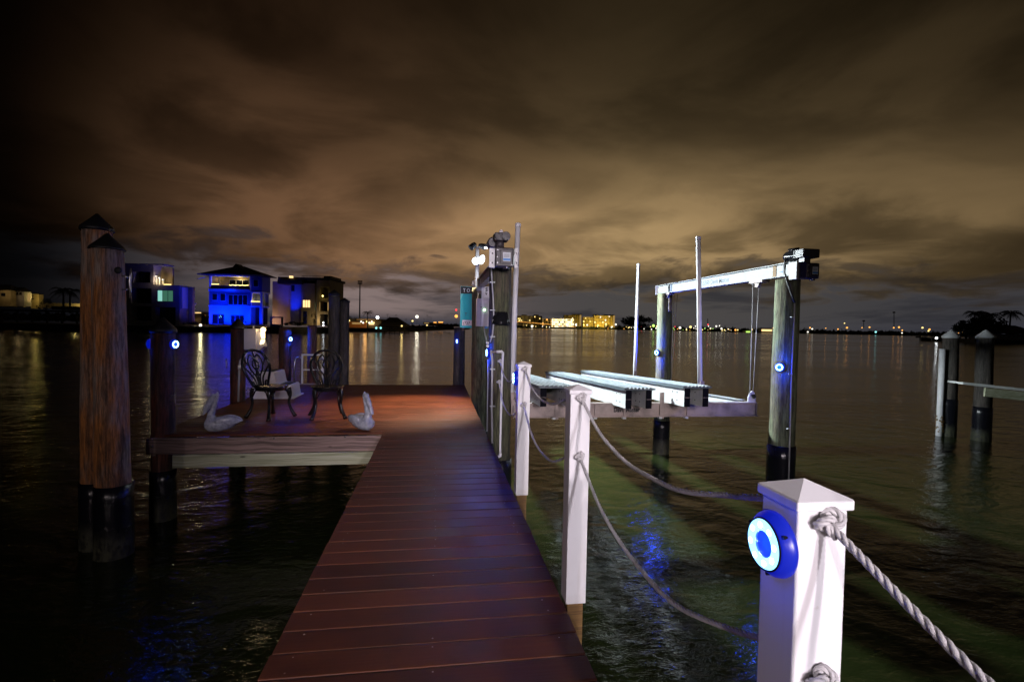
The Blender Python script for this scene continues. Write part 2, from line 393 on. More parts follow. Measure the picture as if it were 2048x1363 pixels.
# ------------------------------------------------------------------ setting: water
def waterm(n, p):
    g = n.node('ShaderNodeNewGeometry').outputs['Position']
    a = n.noise(mapping(n, g, (1.0, 1.3, 1)), 1.6, 2, 0.5, 0.5)
    b = n.noise(mapping(n, g, (1.0, 1.7, 1)), 9.0, 3, 0.62, 1.0)
    f = n.noise(mapping(n, g, (1.0, 1.3, 1)), 26.0, 2, 0.6, 0.6)
    c = n.noise(mapping(n, g, (0.10, 0.42, 1)), 0.35, 3, 0.55)
    h = n.m('ADD', n.m('ADD', n.m('MULTIPLY', a, 0.034), n.m('MULTIPLY', b, 0.0056)), n.m('ADD', n.m('MULTIPLY', c, 0.14), n.m('MULTIPLY', f, 0.0008)))
    bp = n.node('ShaderNodeBump'); bp.inputs['Strength'].default_value = 1.0; bp.inputs['Distance'].default_value = 1.0
    n.put(bp.inputs['Height'], h); n.put(p.inputs['Normal'], bp.outputs[0])
    p.inputs['IOR'].default_value = 1.33
    wind = n.noise(mapping(n, g, (0.012, 0.05, 1)), 1.0, 3, 0.6)
    n.put(p.inputs['Roughness'], n.sm(wind, 0.35, 0.65, 0.07, 0.14))
    dep = n.noise(mapping(n, g, (0.3, 0.3, 1)), 1.0, 3)
    n.put(p.inputs['Base Color'], n.mix(dep, (0.0090, 0.0130, 0.0036), (0.0165, 0.0225, 0.0060)))
M['water'] = mat('bay_water', (0.03, 0.04, 0.012), 0.08, fn=waterm)
wm = MB(); S = 9000
wm.add([(-S, -60, 0), (S, -60, 0), (S, S, 0), (-S, S, 0)], [(0, 1, 2, 3)])
tag(wm.build('water', M['water']), 'dark rippled bay water reaching the far shore', kind='structure')

M['land'] = mat('dark_shore_soil', (0.02, 0.02, 0.014), 0.9, fn=speck((0.022, 0.022, 0.015), 0.5, 0.3, 0.2))
M['seawall'] = mat('seawall_concrete', (0.10, 0.095, 0.09), 0.85, fn=speck((0.10, 0.095, 0.09), 0.4, 0.8, 0.3))
def shore(name, pts, depth, zt, label):
    """a strip of land with its seawall edge following pts (x, y) and running back from the camera"""
    mb = MB(); k = len(pts)
    vs = []
    for (x, y) in pts:
        d = Vector((x, y, 0)).normalized() * depth
        vs += [(x, y, -1), (x, y, zt), (x + d.x, y + d.y, zt), (x + d.x, y + d.y, -1)]
    fs = []
    for i in range(k - 1):
        for j in range(4):
            fs.append((i * 4 + j, (i + 1) * 4 + j, (i + 1) * 4 + (j + 1) % 4, i * 4 + (j + 1) % 4))
    fs += [(0, 1, 2, 3), tuple((k - 1) * 4 + j for j in (3, 2, 1, 0))]
    mb.add(vs, fs)
    return tag(mb.build(name, M['land']), label, kind='structure')
shp = [wz(x, y, 0) for x, y in ((-500, 650), (-100, 654), (160, 661), (300, 662), (450, 664), (560, 665), (660, 664.5))]
shore('near_shore', [(p.x, p.y) for p in shp], 25, 1.1, 'low dark shore with seawall under the blue lit house')
shp2 = [wz(x, y, 0) for x, y in ((655, 662.3), (700, 662.3), (760, 663), (815, 662.5), (870, 660), (940, 658))]
shore('middle_shore', [(p.x, p.y) for p in shp2], 60, 1.0, 'dark spit of land left of the pier lamp')
def far_pt(x, D=1150): p = wd(x, 660, D); return (p.x, p.y)
shore('far_shore', [far_pt(x) for x in (880, 1000, 1150, 1300, 1450, 1600, 1750, 1900, 2050, 2200, 2500)], 500, 1.6, 'far low shoreline across the bay')
shp3 = [wz(x, y, 0) for x, y in ((1842, 681.5), (1900, 683), (1950, 686), (2048, 688), (2250, 693), (2600, 702))]
shore('right_shore', [(p.x, p.y) for p in shp3], 60, 1.2, 'dark wooded shore at the right edge')

# ------------------------------------------------------------------ the pier
DZ = 1.0
pier = thing('pier', (0, 6, DZ), 'red brown boarded walkway widening into an L shaped platform over dark water', 'pier')
LX, RX = -0.628, 0.612
PX0, PY0, PY1 = -3.21, 6.09, 11.12
def board(x0, x1, y, name='plank', wid=0.1405):
    hw = wid / 2; th = 0.025; e = 0.0045
    prof = [(-hw, -th), (hw, -th), (hw, -e), (hw - e * 0.4, -e * 0.3), (hw - e * 1.6, 0), (-hw + e * 1.6, 0), (-hw + e * 0.4, -e * 0.3), (-hw, -e)]
    mb = MB(); L = x1 - x0
    mb.prism(prof, lambda u, v, d: Vector((d, u, v)), -L / 2, L / 2)
    return mb
pitch = 0.1472
b0 = board(LX, RX, 0).build('plank', M['deck'], pier, local=True)
b1 = board(PX0, RX, 0).build('plank', M['deck'], pier, local=True)
first = [True, True]
ys = []
yv = 1.895 - pitch / 2 - 24 * pitch
while yv < PY1 - 0.05:
    ys.append(yv); yv += pitch
for yb in ys:
    wide = yb > PY0 + 0.05
    src = b1 if wide else b0
    cx = ((PX0 if wide else LX) + RX) / 2
    lz = random.uniform(-0.0012, 0.0012)
    loc = (cx + random.uniform(-0.003, 0.003), yb - 6, lz)
    if first[wide]: src.location = loc; first[wide] = False
    else: inst(src, 'plank', pier, loc)
# screw heads
sc = MB()
for yb in ys:
    if yb > 9: continue
    for sx in (LX + 0.09, (LX + RX) / 2 + 0.01, RX - 0.09):
        for dy in (-0.045, 0.045):
            if random.random() < 0.55: continue
            sc.lathe([(0.0, 0.0016), (0.0035, 0.0014), (0.0042, 0.0002)], 6, (sx + random.uniform(-.008, .008), yb + dy, DZ))
tag(sc.build('screw_heads', M['alu_dull'], pier), kind='stuff')
# timber frame under the boards
def timberbox(name, a, mt, bev=0.006):
    mb = MB(); mb.box(*a); return mb.build(name, M[mt], pier, bevel=bev)
timberbox('stringer', (LX + 0.02, LX + 0.06, -1.5, PY0, 0.76, 0.973), 'fascia_dark')
timberbox('stringer', (RX - 0.05, RX - 0.005, -1.5, PY1 - 0.05, 0.76, 0.973), 'core_wood')
timberbox('stringer', (PX0 + 0.03, PX0 + 0.07, PY0 + 0.045, PY1 - 0.05, 0.76, 0.973), 'fascia_dark')
timberbox('fascia_board', (PX0 - 0.01, LX + 0.10, PY0 + 0.0, PY0 + 0.042, 0.792, 0.973), 'fascia_dark')
timberbox('fascia_board', (-2.93, LX + 0.08, PY0 - 0.03, PY0 + 0.03, 0.643, 0.789), 'fascia_light')
timberbox('fascia_board', (PX0, RX, PY1 - 0.09, PY1 - 0.05, 0.79, 0.973), 'fascia_dark')
timberbox('crossbeam', (PX0 + 0.1, RX + 0.05, 8.6, 8.75, 0.52, 0.755), 'fascia_dark')
nl = MB()
for x, y in ((303, 892), (548, 876), (690, 873)):
    p = wy(x, y, PY0 - 0.001); nl.lathe([(0, -0.004), (0.009, -0.003), (0.011, 0.0)], 8, (p.x, PY0, p.z), (0, 1, 0))
tag(nl.build('bolt_heads', M['chrome'], pier), kind='stuff')

# ------------------------------------------------------------------ pilings
def piling(x, y, r0, r1, zt, mt, label, group, cap=None, caph=0.13, skirt=0.07, wrap=None, lean=(0, 0), name='piling', seed=0, z0=-1.2, wrapr=0.006):
    t = thing(name, (x, y, 0), label, 'piling', group)
    rnd = random.Random(seed + int(x * 100))
    ph = [rnd.uniform(0, 6.28) for _ in range(6)]
    n, k = 40, 44
    mb = MB(); vs = []
    for i in range(k + 1):
        f = i / k; z = z0 + (zt - z0) * f; r = r0 + (r1 - r0) * max(0, z) / zt
        for j in range(n):
            q = 2 * pi * j / n
            rr = r * (1 + 0.018 * sin(3 * q + ph[0] + z) + 0.012 * sin(5 * q + ph[1] - 2 * z) + 0.014 * sin(2 * z * 3 + ph[2] + q) + rnd.uniform(-0.006, 0.006))
            # drying cracks
            for c in range(2):
                dq = (q - ph[3 + c] - 0.15 * sin(z * 1.3 + c)) % (2 * pi)
                if dq < 2 * pi / n * 1.01: rr -= r * 0.05
            vs.append((x + lean[0] * z + rr * cos(q), y + lean[1] * z + rr * sin(q), z))
    fs = [(i * n + j, i * n + (j + 1) % n, (i + 1) * n + (j + 1) % n, (i + 1) * n + j) for i in range(k) for j in range(n)]
    fs.append(tuple(k * n + j for j in range(n)))
    mb.add(vs, fs, True); mb.sm[-1] = False
    mb.build('pole', M[mt], t)
    tx, ty = x + lean[0] * zt, y + lean[1] * zt
    if cap:
        c = MB()
        c.lathe([(r1 * 1.0, -skirt + 0.0), (r1 * 1.13, -skirt), (r1 * 1.15, 0.0), (r1 * 1.10, 0.02), (r1 * 0.5, caph * 0.62), (0.012, caph * 0.97), (0.0, caph)], 32, (tx, ty, zt), smooth=False)
        o = c.build('cap', M[cap], t)
        for pg in o.data.polygons: pg.use_smooth = True
    if wrap:
        wq = MB(); prof = []
        for i in range(14):
            z = z0 + (wrap - z0) * i / 13; r = r0 * 1.03 + wrapr + rnd.uniform(-0.0015, 0.0015); prof.append((r, z))
        prof.append((r0 * 0.98, wrap + 0.003))
        wq.lathe(prof, 40, (x + lean[0] * 0.3, y + lean[1] * 0.3, 0), smooth=True)
        wq.build('pile_wrap', M['wrap'], t)
    return t
GL = 'pilings along the left of the platform'
piling(-3.385, 5.56, 0.137, 0.124, 3.20, 'wood_old', 'tallest orange brown mooring piling at the far left, black cone cap', GL, 'cap_black', 0.155, 0.02, 0.668, seed=1, lean=(0.003, 0))
piling(-3.098, 5.34, 0.150, 0.129, 2.975, 'wood_old', 'tall weathered piling with dark knot hole and white cleat, in front of the tallest one', GL, 'cap_black', 0.155, 0.005, 0.70, seed=2, lean=(-0.019, 0))
piling(-3.125, 6.268, 0.125, 0.118, 2.19, 'wood_red', 'short capped piling at the platform corner carrying two blue lights', GL, 'cap_black', 0.15, 0.03, 0.573, seed=3)
piling(-3.225, 8.72, 0.115, 0.110, 2.21, 'wood_red', 'red brown piling behind the left chair holding the white power box', GL, 'cap_black', 0.15, 0.03, 0.6, seed=4)
GB = 'pilings behind the platform'
piling(-3.24, 11.32, 0.130, 0.124, 2.19, 'wood_red', 'dim reddish piling with an oval blue light behind the white steps', GB, None, wrap=0.5, seed=5)
piling(-2.71, 11.42, 0.100, 0.095, 2.25, 'wood_red', 'short dim piling behind the white ladder frame', GB, None, wrap=0.5, seed=6)
piling(-2.29, 11.62, 0.125, 0.118, 2.95, 'wood_grey', 'taller of two dark capped pilings rising behind the right chair', GB, 'cap_black', 0.11, 0.02, 0.5, seed=7)
piling(-2.13, 11.95, 0.115, 0.108, 2.81, 'wood_grey', 'shorter of two dark capped pilings rising behind the right chair', GB, 'cap_black', 0.09, 0.02, 0.5, seed=8)
GP = 'pilings carrying the boat lift'
P = piling(0.752, 5.86, 0.145, 0.132, 3.02, 'wood_olive', 'thick piling beside the walkway under the black motor, conduits down its face', GP, None, wrap=0.74, seed=9, lean=(-0.008, 0))
Q = piling(0.752, 8.76, 0.150, 0.140, 2.98, 'wood_green', 'piling behind the ivory control box beside the deck end', GP, None, wrap=0.5, seed=10, lean=(-0.005, 0))
Cp = piling(4.185, 8.76, 0.140, 0.132, 2.985, 'wood_green', 'pale green lit lift piling at the far corner, left end of the lettered beam', GP, None, wrap=0.62, seed=11)
Dp = piling(4.205, 5.52, 0.150, 0.138, 2.95, 'wood_green', 'half lit lift piling with a blue light, under the right hand motor', GP, None, wrap=0.93, seed=12, lean=(0.004, 0))
piling(0.50, 11.30, 0.135, 0.125, 2.26, 'wood_grey', 'dark piling at the end of the pier below the turquoise sign', GP, None, wrap=0.4, seed=13)
GM = 'white capped pilings in the water at the right'
piling(11.70, 9.83, 0.165, 0.150, 2.28, 'wood_grey', 'white capped piling at the right beside the upright white pipe', GM, 'cap_white', 0.17, 0.03, 0.85, seed=14)
piling(11.97, 9.31, 0.165, 0.150, 2.30, 'wood_grey', 'white capped piling at the right behind the pale gangway', GM, 'cap_white', 0.16, 0.03, 0.75, seed=15)
# knot hole
kh = MB(); p = wy(234, 540, 5.19); kh.sphere((p.x, 5.205, p.z), 0.034, 12, (1, 0.5, 1))
kh.build('knot', M['ink'], [o for o in bpy.data.objects if o.name.startswith('piling') and o.get('label', '').startswith('tall weathered')][0])
# pipe and gangway at the right
pp = wz(1882, 866, 0)
t = thing('mooring_pipe', (11.46, 9.83, 0), 'upright white plastic pipe standing left of the capped piling', 'pipe')
MB().tube([(11.46, 9.80, -0.8), (11.45, 9.80, 2.0)], 0.062, 16).build('pipe', M['pvc'], t)
bn = MB(); rnd = random.Random(5)
for i in range(60):
    q = rnd.uniform(0, 6.28); z = rnd.uniform(0.1, 0.45); bn.sphere((11.46 + 0.064 * cos(q), 9.80 + 0.064 * sin(q), z), rnd.uniform(0.012, 0.026), 6)
tag(bn.build('barnacles', M['core_wood'], t), kind='stuff')
t = thing('gangway', (11, 8.0, 1.1), 'pale narrow timber gangway running off the right edge', 'gangway')
ga, gb = wy(1910, 764, 8.05), wy(2048, 779, 7.7); gd = (gb - ga); ge = ga + gd * 3.2
MB().bar(ga, ge, 0.42, 0.04).build('walk_board', M['alu_white'], t, bevel=0.005)
dn = Vector((0, -0.22, -0.12)); MB().bar(ga + dn + gd * .25, ge + dn, 0.04, 0.16).build('side_beam', M['fascia_light'], t, bevel=0.004)
MB().tube([(ge.x - 1, ge.y, -1), (ge.x - 1, ge.y, 0.95)], 0.14, 20).build('support_post', M['wood_grey'], t)

# ------------------------------------------------------------------ railing posts with sleeves and caps
PW = 0.0965
def post(y, label):
    x0 = 0.620
    t = thing('railing_post', (x0 + PW / 2, y + PW / 2, DZ), label, 'post', 'white railing posts along the right of the walkway')
    MB().box(x0, x0 + PW, y, y + PW, 1.005, 2.005).build('sleeve', M['vinyl'], t, bevel=0.004, seg=3)
    e = 0.007; mb = MB()
    mb.box(x0 - e, x0 + PW + e, y - e, y + PW + e, 2.002, 2.0205)
    mb.build('cap', M['vinyl'], t, bevel=0.003)
    mb = MB(); c = (x0 + PW / 2, y + PW / 2, 2.044)
    a = [(x0 - e + .002, y - e + .002, 2.021), (x0 + PW + e - .002, y - e + .002, 2.021), (x0 + PW + e - .002, y + PW + e - .002, 2.021), (x0 - e + .002, y + PW + e - .002, 2.021), c]
    mb.add(a, [(0, 1, 4), (1, 2, 4), (2, 3, 4), (3, 0, 4), (3, 2, 1, 0)]); mb.build('cap_top', M['vinyl'], t)
    g = 0.010
    MB().box(x0 + g, x0 + PW - g, y + g, y + PW - g, -0.9, 1.0).build('timber_core', M['core_wood'], t, bevel=0.003)
    return t
PYS = [0.765, 2.245, 3.765, -0.735]
post(PYS[0], 'nearest white railing post at lower right, with big round blue light')
post(PYS[1], 'middle white railing post without a light, between two rope spans')
post(PYS[2], 'farthest white railing post, next to the thick piling, blue light on its side')
post(PYS[3], 'white railing post behind the photographer')

# ropes
def strands(mb, pts, r, pitch_, n=7, ph0=0.0):
    pts = [Vector(p) for p in pts]; k = len(pts)
    t = (pts[1] - pts[0]).normalized(); a = t.cross(UP)
    a = t.cross(Vector((1, 0, 0))) if a.length < 1e-3 else a
    a.normalize(); fr = []; s = 0
    for i, p in enumerate(pts):
        t = (pts[min(i + 1, k - 1)] - pts[max(i - 1, 0)]).normalized()
        a = a - t * a.dot(t); a.normalize(); b = t.cross(a)
        if i: s += (p - pts[i - 1]).length
        fr.append((p, a.copy(), b, s))
    for q in range(3):
        path = [p + (aa * cos(2 * pi * (s / pitch_) + q * 2 * pi / 3 + ph0) + bb * sin(2 * pi * (s / pitch_) + q * 2 * pi / 3 + ph0)) * (r * 0.50) for (p, aa, bb, s) in fr]
        mb.tube(path, r * 0.56, n, True, True)
RR_ = 0.0073
def knot(mb, c, s=1.0, rot=0.0):
    c = Vector(c); path = []
    for i in range(110):
        q = 2 * pi * i / 109 * 0.97
        x = (sin(q) + 2 * sin(2 * q)) * 0.0072 * s; z = (cos(q) - 2 * cos(2 * q)) * 0.0072 * s; y = -sin(3 * q) * 0.0085 * s
        xr = x * cos(rot) - z * sin(rot); zr = x * sin(rot) + z * cos(rot)
        path.append(c + Vector((xr, y - 0.014, zr)))
    strands(mb, path, RR_ * s, 0.045)
def rope(pa, pb, sag, label, group, skew=0.0, far=False, sway=0.0):
    t = thing('rope', pa, label, 'rope', group)
    pa = Vector(pa); pb = Vector(pb); L = (pb - pa).length; k = int(L / (0.007 if not far else 0.012))
    pts = []
    for i in range(k + 1):
        f = i / k; g = f + skew * f * (1 - f)
        p = pa.lerp(pb, f) - UP * (4 * sag * g * (1 - g)); p.x += sway * 4 * f * (1 - f)
        p.x += 0.003 * sin(f * 17) ; p.z += 0.0025 * sin(f * 23 + 1)
        pts.append(p)
    mb = MB(); strands(mb, pts, RR_, 0.052, 7 if not far else 6); mb.build('span', M['rope'], t)
    kb = MB(); knot(kb, pa + Vector((0, 0.004, 0.002)), 1.0, 0.5); kb.build('knot', M['rope'], t)
    return t
GU, GLo = 'upper ropes of the railing', 'lower ropes of the railing'
xr = 0.668
for i, (a, b, nm) in enumerate(((PYS[0], PYS[3], 'sagging from the nearest post toward the lower right corner'), (PYS[1], PYS[0], 'between the middle post and the nearest post'), (PYS[2], PYS[1], 'between the farthest post and the middle post'))):
    rope((xr, a - 0.006, 1.984), (xr, b + PW, 1.995), (0.155, 0.150, 0.145)[i], 'upper white twisted rope ' + nm, GU, far=i == 2, skew=(0.0, 0.12, 0.1)[i])
    rope((xr - .003, a - 0.006, 1.708), (xr, b + PW, 1.716), (0.2, 0.185, 0.2)[i], 'lower white twisted rope ' + nm, GLo, far=i == 2, skew=(0.0, -0.1, 0.0)[i])
rope((0.722, 5.722, 1.905), (xr, PYS[2] + PW, 1.99), 0.17, 'upper white rope tied to the thick piling behind the farthest post', GU, far=True)
rope((0.715, 5.722, 1.665), (xr, PYS[2] + PW, 1.71), 0.22, 'lower white rope tied to the thick piling behind the farthest post', GLo, far=True)

# ------------------------------------------------------------------ round blue dock lights
def dock_light_proto():
    t = thing('dock_light', (0, 0, 0), 'x', 'light', 'round blue LED dock lights')
    mb = MB(); mb.lathe([(0.0, 0), (0.0575, 0.0), (0.0585, 0.004), (0.057, 0.012), (0.049, 0.023), (0.0445, 0.0265), (0.0445, 0.024), (0.0, 0.024)], 40, axis=(1, 0, 0), smooth=False)
    o = mb.build('housing', M['housing'], t, local=True)
    for pg in o.data.polygons: pg.use_smooth = True
    mb = MB(); mb.lathe([(0.0435, 0.0245), (0.043, 0.0275), (0.040, 0.029), (0.026, 0.029), (0.0235, 0.0262)], 40, axis=(1, 0, 0), smooth=True)
    mb.build('lens_ring', M['led_ring'], t, local=True)
    mb = MB(); mb.lathe([(0.0235, 0.0255), (0.010, 0.0285), (0.0, 0.029)], 28, axis=(1, 0, 0), smooth=True)
    mb.build('core', M['led_core'], t, local=True)
    MB().lathe([(0.0438, 0.0262), (0.0455, 0.0285), (0.0472, 0.0255)], 40, axis=(1, 0, 0), smooth=True).build('bezel', M['black_gloss'], t, local=True)
    for q in (0.6, 2.7, 4.8):
        MB().lathe([(0.0035, 0.0), (0.0035, 0.0215), (0.0, 0.0222)], 8, (0, 0.0525 * cos(q), 0.0525 * sin(q)), (1, 0, 0)).build('screw', M['black_gloss'], t, local=True)
    d0 = None
    for i in range(8):
        q = 2 * pi * i / 8 + 0.2; l = (0.0292, 0.0335 * cos(q), 0.0335 * sin(q))
        if d0 is None:
            mb = MB(); mb.sphere((0, 0, 0), 0.0055, 10, (0.3, 1, 1)); d0 = mb.build('led', M['led'], t, local=True); d0.location = l
        else: inst(d0, 'led', t, l)
    return t
dlp = None
def dock_light(pos, ang, label, power=1.0, tilt=0.0):
    """ang: heading of the lens in the ground plane, degrees from +X"""
    global dlp
    if dlp is None: dlp = dock_light_proto(); t = dlp
    else: t = copy_tree(dlp)
    t.location = pos; t.rotation_euler = (0, tilt, radians(ang)); t['label'] = label
    d = Vector((cos(radians(ang)), sin(radians(ang)), 0))
    lp = lamp('blue_led_lamp', 'POINT', Vector(pos) + d * 0.06, power, (0.0, 0.045, 1.0), size=0.03)
    return t
dock_light((0.6195, 0.817, 1.924), 180, 'big round blue light on the side of the nearest white post', 0.4)
dock_light((0.6195, 3.815, 1.910), 180, 'bright blue light seen edge on, on the side of the farthest white post', 3)
dock_light((0.607, 5.85, 1.997), 187, 'blue light seen edge on at the left of the thick piling by its pipes', 22)
dock_light((4.035, 8.70, 1.885), 205, 'small blue light on the left of the pale green far lift piling', 75)
dock_light((4.085, 5.435, 1.888), 220, 'round blue light on the half lit lift piling under the right motor', 19)
dock_light((-2.998, 6.235, 2.03), -22, 'ring shaped blue light on the right side of the short corner piling', 0.8)
dock_light((-3.245, 6.235, 2.03), 195, 'blue light seen edge on at the left side of the short corner piling', 2.0)
dock_light((-3.125, 11.24, 1.95), -35, 'oval blue light on the dim piling behind the white steps', 22)
dock_light((0.46, 11.16, 1.96), 200, 'small blue light on the dark piling below the turquoise sign', 3)

# ------------------------------------------------------------------ boat lift: top beams with motors
def text_mesh(s, size, mtl, name, parent, origin, ux, uz, depth=0.001, shear=0.0, bold=0.0, sx=1.0):
    cu = bpy.data.curves.new('txt', 'FONT'); cu.body = s; cu.size = size; cu.extrude = depth; cu.offset = bold; cu.resolution_u = 3
    to = bpy.data.objects.new('txt', cu); col.objects.link(to)
    dg = bpy.context.evaluated_depsgraph_get(); me = bpy.data.meshes.new_from_object(to.evaluated_get(dg))
    bpy.data.objects.remove(to); bpy.data.curves.remove(cu)
    ux = Vector(ux).normalized(); uz = Vector(uz).normalized(); un = ux.cross(uz)
    mb = MB(); mb.add([Vector(origin) + ux * (v.co.x * sx) + uz * v.co.y + un * v.co.z for v in me.vertices], [tuple(p.vertices) for p in me.polygons])
    bpy.data.meshes.remove(me)
    return mb.build(name, mtl, parent)
BZ0, BZ1 = 2.985, 3.150; BH = BZ1 - BZ0; BZC = (BZ0 + BZ1) / 2
def pulley(par, x, y, z, ax=(1, 0, 0), r=0.055):
    MB().lathe([(0, -0.02), (r, -0.02), (r, -0.012), (r * 0.8, -0.004), (r * 0.8, 0.004), (r, 0.012), (r, 0.02), (0, 0.02)], 18, (x, y, z), ax).build('pulley', M['alu_dull'], par)
def gearbox(par, fx, y0, y1, fz, mirror=1):
    """gear housing hung on the near end of a beam. fx=(x0,x1) fz=(z0,z1)"""
    x0, x1 = fx; z0, z1 = fz; cx = (x0 + x1) / 2
    MB().box(x0, x1, y0 + 0.01, y1, z0, z1).build('gear_housing', M['motor'], par, bevel=0.012)
    w_ = x1 - x0; h = z1 - z0
    MB().box(x0 + w_ * .25, x1 - w_ * .06, y0, y0 + 0.012, z0 + h * .14, z1 - h * .1).build('cover_plate', M['motor'], par, bevel=0.005)
    lb = MB().box(x0 + w_ * .40, x1 - w_ * .18, y0 - 0.0025, y0 + 0.001, z0 + h * .27, z1 - h * .26).build('label', M['label_white'], par)
    MB().box(x0 + w_ * .41, x1 - w_ * .19, y0 - 0.0045, y0 - 0.0026, z0 + h * .31, z0 + h * .42).build('label_band', M['label_blue'], lb)
    ll = MB()
    for q in range(3): ll.box(x0 + w_ * .45, x1 - w_ * .24, y0 - 0.0045, y0 - 0.0026, z0 + h * (.50 + .06 * q), z0 + h * (.52 + .06 * q))
    ll.build('label_print', M['ink_grey'], lb)
    for bx, bz in ((.1, .5), (.12, .2), (.12, .85), (.9, .12), (.9, .9)):
        MB().lathe([(0, -0.008), (0.008, -0.007), (0.009, 0)], 10, (x0 + w_ * bx, y0 + 0.01, z0 + h * bz), (0, 1, 0)).build('bolt', M['chrome'], par)
    MB().tube([(cx + w_ * .15, y0 + .05, z0 - 0.02), (cx + w_ * .15, y0 + .05, z0 + 0.01)], 0.03, 12).build('output_shaft', M['chrome'], par)
# left beam (over P and Q)
LBX = 0.735
tl = thing('lift_beam', (LBX, 7.2, BZC), 'dark steel lift beam running back from the motor over the thick piling', 'boat lift beam', 'top beams of the boat lift')
MB().ibeam((LBX, 5.62, BZC), (LBX, 9.15, BZC), BH, 0.10, 0.010).build('beam', M['alu_dull'], tl)
MB().box(LBX - 0.065, LBX + 0.065, 5.595, 5.615, BZ0 - 0.01, BZ1 + 0.01).build('end_plate', M['alu_dull'], tl)
a, b_ = wy(991, 532, 5.42), wy(1028, 495, 5.42)
gearbox(tl, (a.x, b_.x), 5.42, 5.57, (a.z, b_.z))
for xa, xb in ((978, 990.5), (1028.5, 1036)):
    p, q = wy(xa, 535, 5.50), wy(xb, 496, 5.50)
    br = MB().box(p.x, q.x, 5.50, 5.512, p.z, q.z).build('bracket', M['vinyl'], tl, bevel=0.003)
    MB().box(q.x - 0.008 if xa < 1000 else p.x, q.x if xa < 1000 else p.x + 0.008, 5.513, 5.60, p.z, q.z).build('flange', M['vinyl'], br)
    for f in (.25, .72):
        MB().lathe([(0, -0.01), (0.011, -0.008), (0.012, 0)], 12, ((p.x + q.x) / 2, 5.499, p.z + (q.z - p.z) * f), (0, 1, 0)).build('bolt', M['chrome'], br)
# motor above left gearbox
p = wy(1000, 490, 5.48)
MB().tube([(p.x, 5.50, b_.z + 0.002), (p.x, 5.50, b_.z + 0.075)], 0.048, 18).build('motor_neck', M['motor'], tl)
q0, q1 = wy(989, 487, 5.46), wy(1011, 466, 5.46)
mo = MB().box(q0.x, q1.x + 0.03, 5.42, 5.56, b_.z + 0.07, q1.z).build('motor_body', M['motor'], tl, bevel=0.012)
for i in range(5):
    z = b_.z + 0.085 + i * (q1.z - b_.z - 0.10) / 4.5; MB().box(q0.x - 0.010, q1.x - 0.01, 5.412, 5.568, z, z + 0.006).build('cooling_fin', M['motor'], mo)
MB().lathe([(0, -0.02), (0.045, -0.018), (0.05, -0.008), (0.05, 0.0)], 20, (q1.x, 5.42, (b_.z + 0.07 + q1.z) / 2 + .005), (0, 1, 0)).build('motor_end_cap', M['motor'], mo)
MB().lathe([(0.024, 0), (0.024, 0.02), (0.018, 0.034), (0, 0.04)], 14, (p.x + 0.012, 5.49, q1.z)).build('vent_cap', M['box_pink'], mo)
MB().lathe([(0, -0.1), (0.05, -0.1), (0.062, -0.08), (0.062, 0.08), (0.04, 0.1), (0, 0.1)], 20, (q0.x - 0.005, 5.64, b_.z + 0.07), (0, 1, 0)).build('motor_barrel', M['motor'], tl)
for y in (6.05, 8.62): pulley(tl, LBX - 0.02, y, BZ0 - 0.07)
MB().box(LBX - 0.055, LBX + 0.03, 5.95, 6.15, BZ0 - 0.055, BZ0 - 0.001).build('pulley_bracket', M['alu_dull'], tl)
MB().box(LBX - 0.075, LBX + 0.14, 8.52, 8.60, BZ0 - 0.07, BZ0 - 0.001).build('pulley_bracket', M['alu'], tl)
MB().lathe([(0.0, -.004), (.055, -.003), (.07, .03), (.05, .06), (0.0, .07)], 20, (LBX - .06, 9.17, BZC + .02), (0, 1, 0)).build('end_piece', M['vinyl'], tl)

# right beam (over C and D)
RBX = 4.20
tr = thing('lift_beam', (RBX, 7.2, BZC), 'bright aluminium lift beam lettered with a phone number, between two lift pilings', 'boat lift beam', 'top beams of the boat lift')
MB().ibeam((RBX, 5.40, BZC), (RBX, 9.08, BZC), BH, 0.11, 0.010).build('beam', M['alu'], tr)
MB().box(RBX - 0.062, RBX + 0.062, 9.081, 9.092, BZ0 - 0.004, BZ1 + 0.004).build('end_plate', M['box_pink'], tr)
xf = RBX - 0.0062
text_mesh('878 5560 Davit Master', 0.098, M['ink_grey'], 'lettering', tr, (xf, 7.62, BZC - 0.035), (0, -1, 0), (0, 0, 1), 0.0006, bold=0.0008, sx=0.98)
p, q = wx(1547, 545, RBX), wx(1554, 545, RBX)
MB().box(xf - 0.006, xf - 0.001, q.y, p.y, BZ0 + 0.012, BZ1 - 0.012).build('splice_plate', M['core_wood'], tr)
p, q = wx(1555, 545, RBX), wx(1567, 545, RBX)
lb = MB().box(xf - 0.0025, xf - 0.001, q.y, p.y, BZ0 + 0.018, BZ1 - 0.018).build('label', M['label_white'], tr)
MB().box(xf - 0.004, xf - 0.0026, q.y + 0.005, p.y - 0.05, BZC - 0.022, BZC - 0.008).build('label_band', M['label_blue'], lb)
p = wx(1343, 575, RBX); MB().box(xf - 0.006, xf - 0.001, p.y - 0.03, p.y + 0.03, BZ0 + 0.012, BZ1 - 0.012).build('splice_plate', M['ink_grey'], tr)
